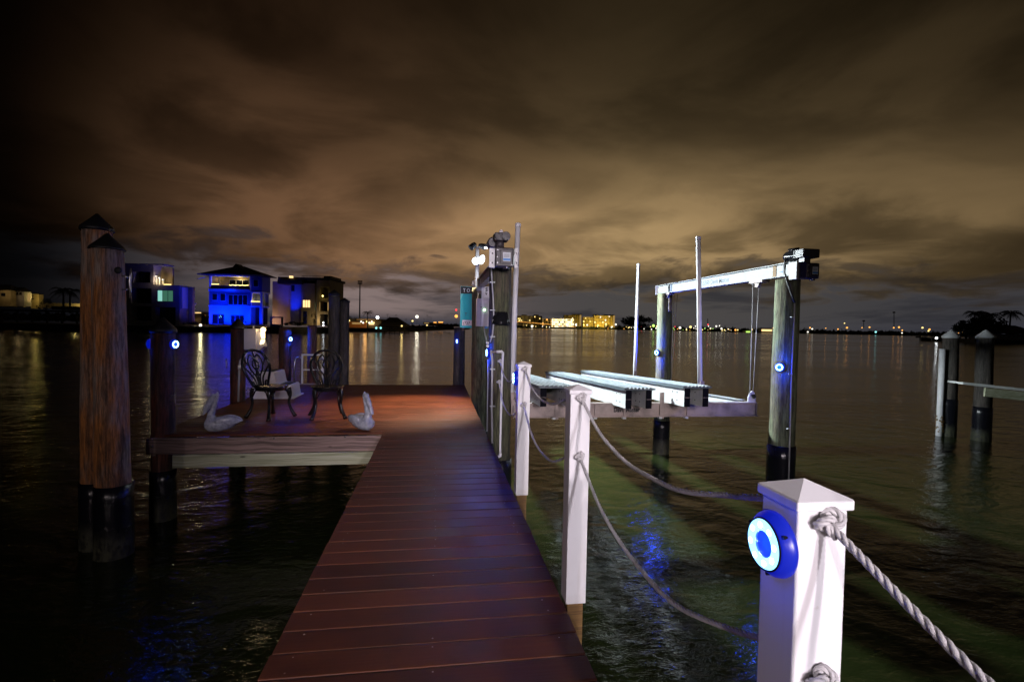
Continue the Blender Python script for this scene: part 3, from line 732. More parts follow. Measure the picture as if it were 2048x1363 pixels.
# brackets at the near end; dull front and white sides put the light into colour
a, b_ = wy(1614, 556, 5.20), wy(1641, 525.5, 5.20)
gearbox(tr, (a.x, b_.x), 5.20, 5.345, (a.z, b_.z))
def brk(xa, xb, y0, y1, mtl, nm):
    p, q = wy(xa, 558.5, y0), wy(xb, 524, y0); return MB().box(p.x, q.x, y0, y1, p.z, q.z).build(nm, M[mtl], tr, bevel=0.002), p, q
b1_, p, q = brk(1587, 1600, 5.33, 5.342, 'alu_dull', 'bracket')
for f in (.3, .7): MB().lathe([(0, -0.01), (0.01, -0.008), (0.012, 0)], 12, ((p.x + q.x) / 2 - .02, 5.33, p.z + (q.z - p.z) * f), (0, 1, 0)).build('bolt', M['ink'], b1_)
MB().box(p.x - 0.012, p.x - 0.001, 5.27, 5.40, p.z, q.z).build('side_plate', M['vinyl'], tr, bevel=0.002)
sp = MB().box(q.x + 0.001, q.x + 0.012, 5.262, 5.328, p.z + .004, q.z + 0.012).build('side_plate', M['vinyl'], tr, bevel=0.002)
for z in (p.z + .04, q.z - .03): MB().lathe([(0, -0.008), (0.01, -0.007), (0.011, 0)], 10, (q.x + 0.001, 5.295, z), (1, 0, 0)).build('bolt', M['ink'], sp)
p0 = wy(1580, 508, 5.50); p1 = wy(1600, 515, 5.22)
axm = Vector((0.35, -1, 0)).normalized(); c = wy(1589, 512, 5.42)
mb = MB(); mb.lathe([(0, -0.125), (0.045, -0.12), (0.062, -0.09), (0.068, 0.04), (0.072, 0.045), (0.072, 0.11), (0.05, 0.125), (0, 0.125)], 26, c, axm, smooth=False)
mo = mb.build('motor_body', M['black_gloss'], tr)
for pg in mo.data.polygons: pg.use_smooth = True
cc = c + Vector((0.0, 0, 0.072)); MB().tube([cc - axm * 0.07, cc + axm * 0.05], 0.026, 14).build('capacitor_cover', M['black_gloss'], mo)
q0, q1 = wy(1599, 515, 5.25), wy(1634, 499, 5.25)
mo2 = MB().box(q0.x + .01, q1.x, 5.20, 5.34, q0.z, q1.z).build('gear_top', M['motor'], tr, bevel=0.010)
for i in range(5):
    z = q0.z + .006 + i * (q1.z - q0.z) / 5; MB().box(q0.x - 0.004, q0.x + 0.085, 5.19, 5.35, z, z + 0.006).build('cooling_fin', M['motor'], mo2)
MB().box(q0.x + .045, q0.x + .125, 5.225, 5.32, b_.z - .002, q0.z + .002).build('motor_neck', M['motor'], tr, bevel=0.005)
MB().tube([wy(1574, 510, 5.5), wy(1570, 522, 5.47), wy(1569, 545, 5.46), wy(1575, 565, 5.40), wy(1584, 590, 5.37), wy(1589, 605, 5.355)], 0.012, 8).build('power_cable', M['cable'], tr)
for y in (6.02, 8.62):
    pulley(tr, RBX - 0.035, y, BZ0 - 0.05, (1, 0, 0), 0.045)
    MB().box(RBX - 0.075, RBX + 0.03, y - 0.14, y + 0.14, BZ0 - 0.035, BZ0 - 0.001).build('pulley_bracket', M['alu_dull'], tr)
    MB().bar((RBX - 0.05, y + 0.15, BZ0 - 0.005), (RBX - 0.05, y + 0.06, BZ0 - 0.06), 0.02, 0.012).build('guide_bar', M['chrome'], tr)
# wooden cleat bracket on C
p = wy(1340, 608, 8.60); MB().box(p.x - 0.03, p.x + 0.03, 8.58, 8.61, p.z - 0.13, p.z + 0.11).build('hanger_plate', M['alu_dull'], Cp, bevel=0.004)

# ------------------------------------------------------------------ cradle
cr = thing('boat_cradle', (2.5, 7.2, 1.3), 'empty aluminium boat lift cradle with three ribbed bunks, tilted back over the water', 'boat lift cradle')
ZN0, ZN1 = 1.196, 1.372
MB().box(0.93, 4.20, 6.0, 6.016, ZN0 + 0.012, ZN1 - 0.010).build('cross_beam', M['alu_dull'], cr)
mb = MB(); mb.box(0.93, 4.20, 5.985, 6.09, ZN1 - 0.010, ZN1); mb.box(0.93, 4.20, 5.975, 6.09, ZN0, ZN0 + 0.012)
mb.build('beam_flange', M['alu_dull'], cr)
for x in (1113, 1190, 1248, 1323, 1374, 1512):
    p = wy(x, 820, 5.99); wdt = {1323: 0.055, 1113: 0.045}.get(x, 0.014)
    z1 = ZN1 + (0.14 if x == 1323 else 0.0) - 0.004
    MB().box(p.x - wdt / 2, p.x + wdt / 2, 5.978, 5.998, ZN0 + (-0.02 if wdt > 0.03 else 0.014), z1).build('stiffener', M['alu_dull'], cr)
for x in (1107, 1190, 1248, 1320, 1372):
    p = wy(x, 836, 5.99); MB().box(p.x - 0.02, p.x + 0.02, 5.97, 6.03, ZN0 - 0.022, ZN0 - 0.001).build('clip', M['alu'], cr)
p = wy(1227.5, 823.5, 5.99)
text_mesh('Davit Master', 0.083, M['ink'], 'lettering', cr, (p.x, 5.9985, p.z), (1, 0, 0), (0, 0, 1), 0.0006, bold=0.0026, sx=0.80)
p = wy(1505, 790, 6.0)
pf = MB(); pf.prism([(-.055, 0), (.055, 0), (.055, .05), (.03, .13), (0, .15), (-.03, .13), (-.055, .06)], lambda u, v, d: Vector((p.x + .01 + u, 6.03 + d, ZN1 + .002 + v)), -0.012, 0.012)
pf.build('cable_anchor', M['vinyl'], cr, bevel=0.003)
MB().lathe([(0, -0.016), (0.03, -0.016), (0.022, 0), (0.03, 0.016), (0, 0.016)], 16, (p.x + 0.01, 6.03 - .03, ZN1 + .085), (0, 1, 0)).build('anchor_pin', M['chrome'], cr)
MB().box(4.0 - .25, 4.19, 6.0, 6.08, ZN1 + .001, ZN1 + .006).build('anchor_plate', M['vinyl'], cr)
# far cross beam, lower
ZF0, ZF1 = 1.062, 1.235
MB().box(0.62, 4.16, 8.72, 8.735, ZF0 + .012, ZF1 - .01).build('cross_beam', M['alu_dull'], cr)
mb = MB(); mb.box(0.62, 4.16, 8.70, 8.80, ZF1 - .01, ZF1); mb.box(0.62, 4.16, 8.70, 8.80, ZF0, ZF0 + .012); mb.box(0.612, 0.62, 8.70, 8.80, ZF0, ZF1); mb.build('beam_flange', M['alu_dull'], cr)
MB().lathe([(0, -.02), (.03, -.02), (.03, .02), (0, .02)], 14, (0.70, 8.70, ZF1 + .07), (0, 1, 0)).build('cable_anchor', M['vinyl'], cr)
MB().box(0.68, 0.72, 8.71, 8.73, ZF1, ZF1 + .07).build('anchor_plate', M['vinyl'], cr)
# side stringer
def tilt(y, z_at_56): return z_at_56 - (y - 5.6) * math.tan(radians(2.75))
MB().ibeam((4.07, 6.13, ZN1 - 0.05), (4.07, 8.70, ZN1 - 0.05 - 0.125), 0.14, 0.09, 0.008).build('side_rail', M['alu'], cr)
# bunks
def bunk(xl, xr_, y0, y1, zt, zb):
    n = 9
    for xi in (xl + 0.035, xr_ - 0.045):
        w_ = 0.070
        bm = MB(); z0a, z0b = zb, tilt(y1, zb); zta, ztb = zt - 0.028, tilt(y1, zt - 0.028)
        # channel: web to the left, open end covered by a sheet painted as shade
        def slab(xa, xb, za, zb_, zc, zd):
            bm.add([(xa, y0, za), (xb, y0, za), (xb, y0, zb_), (xa, y0, zb_), (xa, y1, zc), (xb, y1, zc), (xb, y1, zd), (xa, y1, zd)],
                   [(0, 1, 2, 3), (7, 6, 5, 4), (0, 4, 5, 1), (3, 2, 6, 7), (0, 3, 7, 4), (1, 5, 6, 2)])
        slab(xi - w_ / 2, xi - w_ / 2 + 0.008, z0a, zta, z0b, ztb)
        slab(xi - w_ / 2 + 0.0085, xi + w_ / 2, z0a, z0a + 0.008, z0b, z0b + 0.008)
        slab(xi - w_ / 2 + 0.0085, xi + w_ / 2, zta - 0.008, zta, ztb - 0.008, ztb)
        ch = bm.build('bunk_channel', M['alu_white'], cr)
        MB().box(xi - w_ / 2 - 0.001, xi + w_ / 2 + 0.002, y0 - 0.006, y0 - 0.0005, z0a - .001, zta).build('end_piece', M['bunk_dark'], ch)  # dark sheet in place of the shade in the hollow end
        MB().box(xi - w_ / 2 - 0.0, xi + w_ / 2, y0 - 0.0085, y0 - 0.0065, (z0a + zta) / 2 - 0.002, (z0a + zta) / 2 + 0.002).build('rib', M['alu_dull'], ch)
        for yy in (y0 + .18, y0 + .30):
            for zz in (.28, .72):
                z_ = tilt(yy, z0a + (zta - z0a) * zz)
                MB().lathe([(0, -0.004), (0.008, -0.003), (0.009, 0)], 8, (xi - w_ / 2, yy, z_), (1, 0, 0)).build('bolt', M['ink'], ch)
    # ribbed plank on top
    pr = [(xl - 0.02, -0.03), (xl - 0.02, 0.0)]
    k = 7; wr = (xr_ - xl) / k
    for i in range(k):
        xa = xl + i * wr; pr += [(xa + wr * .12, 0.004), (xa + wr * .62, 0.004), (xa + wr * .66, -0.008), (xa + wr * .96, -0.008)]
    pr += [(xr_ + 0.01, 0.0), (xr_ + 0.035, -0.012), (xr_ + 0.03, -0.020), (xr_ - 0.01, -0.0262), (xl - 0.012, -0.0262), (xl - 0.012, -0.03)]
    mb = MB(); kk = len(pr)
    vs = [(u, y, (zt if y == y0 - .015 else tilt(y1, zt)) + v) for y in (y0 - .015, y1) for (u, v) in pr]
    mb.add(vs, [tuple(range(kk)), tuple(range(2 * kk - 1, kk - 1, -1))] + [(i, kk + i, kk + (i + 1) % kk, (i + 1) % kk) for i in range(kk)])
    pk = mb.build('bunk_plank', M['dark_plastic'], cr)
    for i in range(k):
        xa = xl + (i + .16) * wr; xb = xa + wr * .40; dz = .0042; q0, q1 = zt + dz, tilt(y1, zt) + dz
        MB().add([(xa, y0 - .014, q0), (xb, y0 - .014, q0), (xb, y1, q1), (xa, y1, q1), (xa, y0 - .014, q0 + .004), (xb, y0 - .014, q0 + .004), (xb, y1, q1 + .004), (xa, y1, q1 + .004)],
                 [(0, 3, 2, 1), (4, 5, 6, 7), (0, 1, 5, 4), (2, 3, 7, 6), (0, 4, 7, 3), (1, 2, 6, 5)]).build('plank_rib', M['plank_top'], pk)
    MB().add([(xl - .0235, y0 - .015, zt - .034), (xl - .0235, y0 - .015, zt + .001), (xl - .0235, y1, tilt(y1, zt) + .001), (xl - .0235, y1, tilt(y1, zt) - .034),
              (xl - .0205, y0 - .015, zt - .034), (xl - .0205, y0 - .015, zt + .001), (xl - .0205, y1, tilt(y1, zt) + .001), (xl - .0205, y1, tilt(y1, zt) - .034)],
             [(0, 1, 2, 3), (7, 6, 5, 4), (0, 3, 7, 4), (1, 5, 6, 2), (0, 4, 5, 1), (3, 2, 6, 7)]).build('edge_strip', M['dark_plastic'], pk)
    rv = MB()
    for i in range(9):
        y = y0 + .3 + i * (y1 - y0 - .5) / 8; rv.lathe([(0, .006), (.008, .004), (.010, 0)], 8, (xr_ - .03, y, tilt(y, zt) + .004))
    tag(rv.build('rivets', M['chrome'], pk), kind='stuff')
bunk(1.18, 1.56, 5.58, 9.8, 1.640, 1.402)
bunk(2.20, 2.53, 5.56, 9.9, 1.618, 1.376)
bunk(2.945, 3.262, 5.58, 9.9, 1.640, 1.392)
# guide poles
def guide(x0, y0, z0, x1, z1, r=0.031):
    g = MB().tube([(x0, y0, z0), (x1, y0, z1 - .02)], r, 20).build('guide_pole', M['pvc'], cr)
    MB().lathe([(r * 1.0, -0.03), (r * 1.12, -0.03), (r * 1.12, 0.004), (r * .8, 0.014), (0, 0.016)], 20, (x1, y0, z1 - .016), smooth=False).build('pole_cap', M['pvc'], g)
    MB().box(x0 - 0.028, x0 + 0.028, y0 - 0.045, y0 - r - .002, z0 - 0.02, z0 + .17).build('pole_bracket', M['alu_dull'], g)
guide(0.893, 5.93, 1.35, 0.936, 3.555)
guide(3.418, 6.06, 1.48, 3.325, 3.53)
guide(3.585, 8.66, 1.38, 3.602, 3.505, 0.030)
# lift cables
def cable(pts, label, r=0.0045):
    t = thing('lift_cable', pts[0], label, 'cable', 'steel cables of the boat lift')
    MB().tube(pts, r, 6).build('strand', M['wire'], t); return t
cable([(4.095, 6.02, 2.94), (4.10, 6.02, ZN1 + .10)], 'left one of the two thin cables hanging near the right motor')
cable([(4.180, 6.02, 2.94), (4.145, 6.02, ZN1 + .08)], 'right one of the two thin cables hanging near the right motor')
cable([(4.29, 8.62, 2.95), (4.27, 8.62, 1.2)], 'thin cable hanging beside the pale green far piling')
cable([(4.42, 8.75, 2.98), (4.34, 8.75, 1.2)], 'slanted thin cable right of the pale green far piling')
cable([(0.685, 8.62, 2.92), (0.695, 8.68, ZF1 + .08)], 'thin cable coming down left of the ivory control box')
cable([(0.96, 6.02, 2.94), (0.955, 6.02, ZN1)], 'thin cable beside the left guide pole', 0.004)

# ------------------------------------------------------------------ things on the right hand pilings
t = thing('mast_light', (0.69, 8.93, 3.1), 'white pole with dazzling LED floodlight and two black spot heads over the control box', 'floodlight')
MB().tube([(0.685, 8.93, 2.4), (0.685, 8.93, 3.71)], 0.035, 16).build('pole', M['pvc'], t)
for s, tx in ((-1, -0.5), (1, 0.5)):
    c = Vector((0.685 + s * 0.085, 8.90, 3.73)); ax = Vector((s * 0.75, -0.35, -0.75 if s < 0 else -.2)).normalized()
    hd = MB(); hd.lathe([(0, -0.07), (0.035, -0.065), (0.05, -0.02), (0.058, 0.06), (0.05, 0.055), (0, 0.045)], 20, c, ax, smooth=False); h = hd.build('spot_head', M['black_gloss'], t)
MB().bar((0.61, 8.91, 3.715), (0.76, 8.91, 3.715), 0.03, 0.02).build('arm', M['cap_black'], t)
c = Vector((0.745, 8.84, 3.49)); ax = Vector((0.75, -0.6, -0.3)).normalized()
h = MB().lathe([(0, -0.05), (0.05, -0.045), (0.085, 0.0), (0.09, 0.02), (0.08, 0.02)], 24, c, ax).build('lamp_housing', M['vinyl'], t)
MB().lathe([(0.08, 0.018), (0, 0.026)], 24, c, ax).build('lens', M['flood_lens'], h)
c = Vector((0.655, 8.86, 3.46)); ax = Vector((-0.35, -0.8, -0.3)).normalized()
h = MB().lathe([(0, -0.05), (0.045, -0.045), (0.068, 0.0), (0.07, 0.02), (0.06, 0.02)], 24, c, ax).build('lamp_housing', M['vinyl'], t)
MB().lathe([(0.06, 0.018), (0, 0.026)], 24, c, ax).build('lens', M['flood_lens'], h)
p = wy(973, 496, 8.9); MB().sphere(p, 0.016, 10).build('indicator_light', M['flood_lens'], t)

t = thing('control_box', (0.75, 8.45, 2.55), 'tall ivory control box with green indicator on the lift piling', 'electrical box')
a, b_ = wy(952.5, 652, 8.45), wy(978, 597, 8.45)
MB().box(a.x, b_.x, 8.45, 8.60, a.z, b_.z).build('case', M['box_pink'], t, bevel=0.008)
MB().box(a.x + .075, a.x + .079, 8.446, 8.4495, a.z + .01, b_.z - .01).build('door_seam', M['ink_grey'], t)
p = wy(969, 619.5, 8.44); MB().sphere((p.x, 8.44, p.z), 0.016, 10).build('indicator_light', M['green_led'], t)
p = wy(962.3, 614, 8.44); MB().sphere((p.x, 8.444, p.z), 0.010, 8).build('lock', M['ink'], t)
p = wy(972, 654, 8.45); MB().box(p.x - .02, p.x + .03, 8.47, 8.55, a.z - .035, a.z - .001).build('cable_gland', M['label_blue'], t)
t = thing('notice_plate', (0.8, 8.5, 2.9), 'small white plate with dark marks above the ivory control box', 'sign')
a, b_ = wy(963, 596.5, 8.5), wy(979, 573, 8.5)
MB().box(a.x, b_.x, 8.5, 8.506, a.z, b_.z).build('plate', M['vinyl'], t)
text_mesh('5', 0.09, M['ink'], 'lettering', t, (a.x + .06, 8.4985, b_.z - .085), (1, 0, 0), (0, 0, 1), .0005, bold=.002)
text_mesh('v', 0.07, M['ink'], 'lettering', t, (a.x + .065, 8.4985, b_.z - .14), (1, 0, 0), (0, 0, 1), .0005, bold=.003)

t = thing('sign_board', (0.5, 9.3, 2.65), 'turquoise sign with black header, half hidden behind the lift piling', 'sign')
a, b_ = wy(920, 655, 9.3), wy(944, 573, 9.3); xr2 = b_.x + 0.32
MB().box(a.x, xr2, 9.30, 9.315, a.z, b_.z).build('panel', M['sign_teal'], t)
zh = wy(930, 587, 9.3).z
MB().box(a.x + .002, xr2, 9.296, 9.2995, zh, b_.z - .006).build('header', M['ink'], t)
MB().box(a.x - .004, a.x, 9.294, 9.318, zh, b_.z).build('edge_trim', M['vinyl'], t)
p = wy(925, 583.5, 9.29); text_mesh('T O', 0.095, M['label_white'], 'lettering', t, (p.x + .01, 9.2935, p.z), (1, 0, 0), (0, 0, 1), .0005, bold=.001, sx=.8)
p = wy(929, 631, 9.29); text_mesh('T', 0.085, M['ink_grey'], 'lettering', t, (p.x, 9.2975, p.z), (1, 0, 0), (0, 0, 1), .0005, bold=.001)
p = wy(928.5, 608, 9.29)
MB().add([(a.x + .001, 9.2975, zh - .001), (a.x + .05, 9.2975, zh - .001), (a.x + .001, 9.2975, zh - .13)], [(0, 2, 1)]).build('printed_cloud', M['yellow_tag'], t)
p0, p1 = wy(924.5, 650.5, 9.29), wy(941, 640, 9.29)
ph = MB().box(p0.x, p1.x + .3, 9.296, 9.2995, p0.z, p1.z).build('phone_panel', M['box_pink'], t)
text_mesh('(727', 0.075, M['ink'], 'lettering', ph, (p0.x + .012, 9.2935, p0.z + .02), (1, 0, 0), (0, 0, 1), .0005, bold=.001, sx=.95)
for xx in (a.x + .06, xr2 - .06): MB().box(xx - .02, xx + .02, 9.3155, 9.34, a.z - .05, b_.z - .1).build('mounting_strut', M['fascia_dark'], t)

# conduits and tap on the thick piling
t = thing('conduit', (0.68, 5.7, 1), 'grey conduit strapped down the front of the thick piling', 'conduit')
yp = 5.695
pts = [wy(982, 530, 5.70), wy(984, 560, yp), wy(986.5, 600, yp), wy(987.5, 640, yp), wy(985, 668, yp), wy(980, 684, yp), wy(982, 700, yp), wy(984.5, 722, yp), wy(983.5, 800, yp), wy(984.5, 886, yp)]
MB().tube(pts[:6], 0.009, 8).build('upper_pipe', M['grey_conduit'], t)
MB().tube(pts[6:], 0.0125, 10).build('lower_pipe', M['grey_conduit'], t)
MB().tube([wy(968, 654, 8.3), wy(969.5, 665, 7.5), wy(973, 680, 6.2), wy(976, 692, 5.75)], 0.011, 8).build('supply_cable', M['grey_conduit'], t)
for y in (564, 620, 673, 738, 812):
    p = wy(985, y, yp - .012); MB().box(p.x - .03, p.x + .03, p.y - .004, p.y + .02, p.z - .006, p.z + .006).build('strap', M['alu'], t)
for x, y in ((975, 685), (975, 692)):
    p = wy(x, y, yp - .01); MB().lathe([(0.014, -.012), (0.018, -.008), (0.018, .008), (.014, .012)], 12, p, (.3, 0, 1)).build('fitting', M['pvc'], t)
t = thing('water_pipe', (0.72, 5.7, 1), 'white water pipe with tap at its top on the thick piling', 'pipe')
MB().tube([wy(1006, 705, yp), wy(1005, 725, yp), wy(1002.5, 800, yp), wy(1000.5, 890, yp), wy(1000.5, 908, yp)], 0.0135, 12).build('riser', M['pvc'], t)
MB().tube([wy(1006, 706, yp), wy(1003, 702.5, yp), wy(993, 703, yp)], 0.016, 12).build('elbow', M['pvc'], t)
MB().tube([wy(993, 703, yp - .0), wy(987, 704, yp), wy(982, 703, yp)], 0.013, 10).build('tap_body', M['alu_dull'], t)
MB().tube([wy(1001, 703, yp), wy(1001.5, 697, yp)], 0.007, 8).build('tap_handle', M['chrome'], t)
MB().tube([wy(1000.5, 906, yp), wy(1000.5, 911, yp), wy(996, 913, yp)], 0.017, 12).build('elbow', M['pvc'], t)
t = thing('edge_conduit', (0.6, 5.8, 1), 'thin pale conduit down the left edge of the thick piling', 'conduit')
MB().tube([wy(975.5, 718, 5.80), wy(976, 760, 5.80), wy(975, 800, 5.80), wy(974, 862, 5.80)], 0.006, 8).build('pipe', M['grey_conduit'], t)
t = thing('hooded_lamp', (0.74, 5.7, 2.3), 'black ribbed half dome hood fixed to the thick piling', 'lamp hood')
p0, p1 = wy(984, 648, 5.68), wy(1021, 623, 5.68); cx = (p0.x + p1.x) / 2; rw = (p1.x - p0.x) / 2
mb = MB(); prof = [(rw * 1.0, 0), (rw * .97, .03), (rw * .88, .085), (rw * .72, .125), (rw * .60, .145), (0, .147)]
mb.lathe(prof, 28, (cx, 5.72, p0.z)); hd = mb.build('hood', M['black_gloss'], t)
for pg in hd.data.polygons: pg.use_smooth = True
for q in range(5):
    a = radians(200 + q * 35); MB().tube([Vector((cx + cos(a) * r * 1.02, 5.72 + sin(a) * r * 1.02, p0.z + h)) for r, h in prof[:5]], 0.006, 6).build('rib', M['black_gloss'], hd)
t = thing('conduit', (4.3, 5.4, 1), 'grey conduit strapped down the right side of the half lit lift piling', 'conduit')
MB().tube([wy(1589, 606, 5.375), wy(1588, 640, 5.37), wy(1583, 740, 5.37), wy(1580, 860, 5.365), wy(1577, 962, 5.36)], 0.010, 8).build('pipe', M['grey_conduit'], t)
for x, y in ((1587, 634), (1582.5, 748), (1579, 857)):
    p = wy(x, y, 5.35); MB().box(p.x - .025, p.x + .02, p.y, p.y + .03, p.z - .006, p.z + .006).build('strap', M['alu'], t)
t = thing('pole_holder', (0.9, 5.9, 1.3), 'slotted metal bracket at the foot of the left guide pole', 'bracket')
p0, p1 = wy(1022, 831, 5.88), wy(1029.5, 800, 5.88); MB().box(p0.x, p1.x, 5.86, 5.89, p0.z, p1.z).build('plate', M['alu_dull'], t, bevel=.003)
MB().box(p0.x + .017, p1.x - .017, 5.857, 5.8595, p0.z + .03, p1.z - .06).build('slot', M['ink'], t)

# cleats
def cleat(pos, L, label, s=1.0):
    t = thing('cleat', pos, label, 'cleat', 'mooring cleats'); x, y, z = pos
    MB().tube([(x + .045 * s, y, z - L / 2), (x + .05 * s, y, z - L * .25), (x + .043 * s, y, z), (x + .05 * s, y, z + L * .25), (x + .052 * s, y, z + L / 2)], [.006, .010, .012, .010, .006], 10).build('horn', M['steel_pipe'], t)
    for dz in (-L * .2, L * .2):
        MB().tube([(x - .02, y, z + dz * 1.15), (x + .045 * s, y, z + dz)], 0.008, 8).build('leg', M['steel_pipe'], t)
cleat((-2.985, 5.30, 2.655), 0.285, 'white steel cleat high on the tall knotted piling', 1.1)
cleat((-2.985, 6.15, 1.415), 0.15, 'small white cleat low on the short corner piling', .8)
cleat((-3.345, 8.66, 1.62), 0.17, 'small cleat on the left of the red brown piling by the power box', -.7)

# ------------------------------------------------------------------ power box with lamp on F
t = thing('power_pedestal', (-3.0, 8.6, 2.0), 'white power box with slanted louvred lamp glowing warm, behind the left chair', 'power box')
A = wy(487.5, 657, 8.6); B = wy(512.5, 699, 8.6); Cx = wy(526, 694, 8.6); Tx = wy(512, 660, 8.6)
x0, x1, z0, z1 = A.x, B.x, B.z, A.z
MB().box(x0, x1, 8.60, 8.82, z0, z1).build('case', M['fibreglass'], t, bevel=.008)
mb = MB(); mb.prism([(x1 + .001, z0 - .01), (x1 + .035, z0 - .012), (Cx.x, z0 + .05), (Cx.x, z0 + .075), (x1 + .06, z1 - .11), (x1 + .06, z1 - .04), (x1 + .001, z1 - .04)], lambda u, v, d: Vector((u, d, v)), 8.62, 8.80)
mb.build('hood', M['fibreglass'], t, bevel=.004)
MB().tube([(x1 - .065, 8.66, z1 + .0), (x1 - .065, 8.66, z1 + .05)], .012, 8).build('aerial_stub', M['fibreglass'], t)
MB().sphere((x1 + .085, 8.66, z1 - .012), .040, 14).build('lamp_globe', M['warm_lens'], t)
MB().box(x1 + .0602, x1 + .073, 8.64, 8.78, z1 - .20, z1 - .06).build('lens', M['warm_lens'], t)
for i in range(3):
    o_ = .022 * i
    MB().bar((x1 + .075 + o_, 8.615, z1 - .18 + o_ * .15), (Cx.x - .045 + o_, 8.615, z0 + .09 + o_ * .3), .008, .010).build('louvre', M['warm_lens'], t)
lamp('pedestal_lamp', 'POINT', (x1 + .16, 8.6, z1 - .02), 5, (1, .7, .35), size=.04)
t = thing('conduit', (-3.1, 8.6, 1.4), 'pale bent conduit dropping from the white power box', 'conduit')
MB().tube([wy(494, 703, 8.62), wy(493, 706, 8.6), wy(489, 712, 8.58), wy(480, 721, 8.56), wy(479, 728, 8.55), wy(478, 760, 8.55), wy(476.5, 803, 8.55)], 0.015, 10).build('pipe', M['grey_conduit'], t)
p = wy(478.7, 734, 8.55); MB().tube([p + Vector((0, 0, -.03)), p + Vector((0, 0, .03))], .021, 12).build('coupling', M['pvc'], t)

# ------------------------------------------------------------------ white steps
t = thing('dock_steps', (-2.8, 9.2, DZ), 'white two step fibreglass box with black tread pads beside the left chair', 'steps')
FY, BY = 8.97, 9.58
def stp(u, v, d): return Vector((u, d, DZ + v))
pr = [(-3.10, 0.0), (-2.452, 0.0), (-2.490, 0.225), (-2.70, 0.232), (-2.745, 0.455), (-3.06, 0.455), (-3.09, .30)]
MB().prism(pr, stp, FY, BY).build('shell', M['fibreglass'], t, bevel=.022, seg=3)
MB().prism([(-3.12, 0.0), (-2.415, 0.0), (-2.425, 0.018), (-3.12, 0.018)], stp, FY - .025, BY + .03).build('base_flange', M['fibreglass'], t, bevel=.004)
MB().box(-2.69, -2.52, FY + .08, BY - .1, DZ + .2295, DZ + .2355).build('tread_pad', M['pad_black'], t)
MB().box(-3.02, -2.78, FY + .08, BY - .1, DZ + .4552, DZ + .4605).build('tread_pad', M['pad_black'], t)
mb = MB()
pth = [Vector((-2.85 + .085 * cos(q), FY - .001, DZ + .27 + .085 * sin(q))) for q in [2 * pi * i / 24 for i in range(25)]]
mb.tube(pth, .006, 6); mb.build('round_moulding', M['fibreglass'], t)

# swim ladder and pipe frame at the back edge
t = thing('swim_ladder', (-2.9, 11.0, DZ), 'curved stainless ladder rails at the back edge of the platform', 'ladder')
for dx in (0.0, .0):
    pass
def hoop(x, y0, y1, zt):
    pts = [(x, y0, DZ + .001)] + [(x, y0, DZ + zt - .12)] + [(x, (y0 + y1) / 2 + (y0 - y1) / 2 * cos(pi * i / 8), DZ + zt - .12 + .12 * sin(pi * i / 8)) for i in range(1, 8)] + [(x, y1, DZ + zt - .12), (x, y1, DZ - .6)]
    return pts
p0 = wy(590, 730, 10.9)
def hoopx(x0, x1, y, zt):
    return [(x0, y, DZ + .001), (x0, y, DZ + zt - .1)] + [((x0 + x1) / 2 + (x0 - x1) / 2 * cos(pi * i / 8), y + .12 * i / 8, DZ + zt - .1 + .1 * sin(pi * i / 8)) for i in range(1, 8)] + [(x1, y + .12, DZ + zt - .1), (x1, y + .12, DZ + .0)]
xa, xb = wy(589, 740, 10.95).x, wy(600, 740, 10.95).x
MB().tube(hoopx(xa, xb, 10.95, .58), .019, 12).build('rail', M['steel_pipe'], t)
xa, xb = wy(635, 745, 10.95).x, wy(646, 745, 10.95).x
MB().tube(hoopx(xa, xb, 10.95, .55), .019, 12).build('rail', M['steel_pipe'], t)
t = thing('pipe_frame', (-2.6, 11.05, DZ), 'white pipe frame standing behind the two chairs', 'frame')
xa, xb, zt, zm = wy(605, 708, 11.05).x, wy(646, 708, 11.05).x, wy(605, 709, 11.05).z, wy(605, 739, 11.05).z
for x in (xa, xb): MB().box(x - .016, x + .016, 11.03, 11.06, DZ + .001, zt - .0165).build('upright', M['pvc'], t)
MB().box(xa - .016, xb + .016, 11.03, 11.06, zt - .016, zt + .016).build('top_rail', M['pvc'], t)
MB().box(xa + .0165, xb - .0165, 11.035, 11.055, zm - .012, zm + .012).build('mid_rail', M['pvc'], t)
MB().box(xa - .1, xb + .25, 11.02, 11.07, DZ + .001, DZ + .02).build('foot_rail', M['alu_dull'], t)

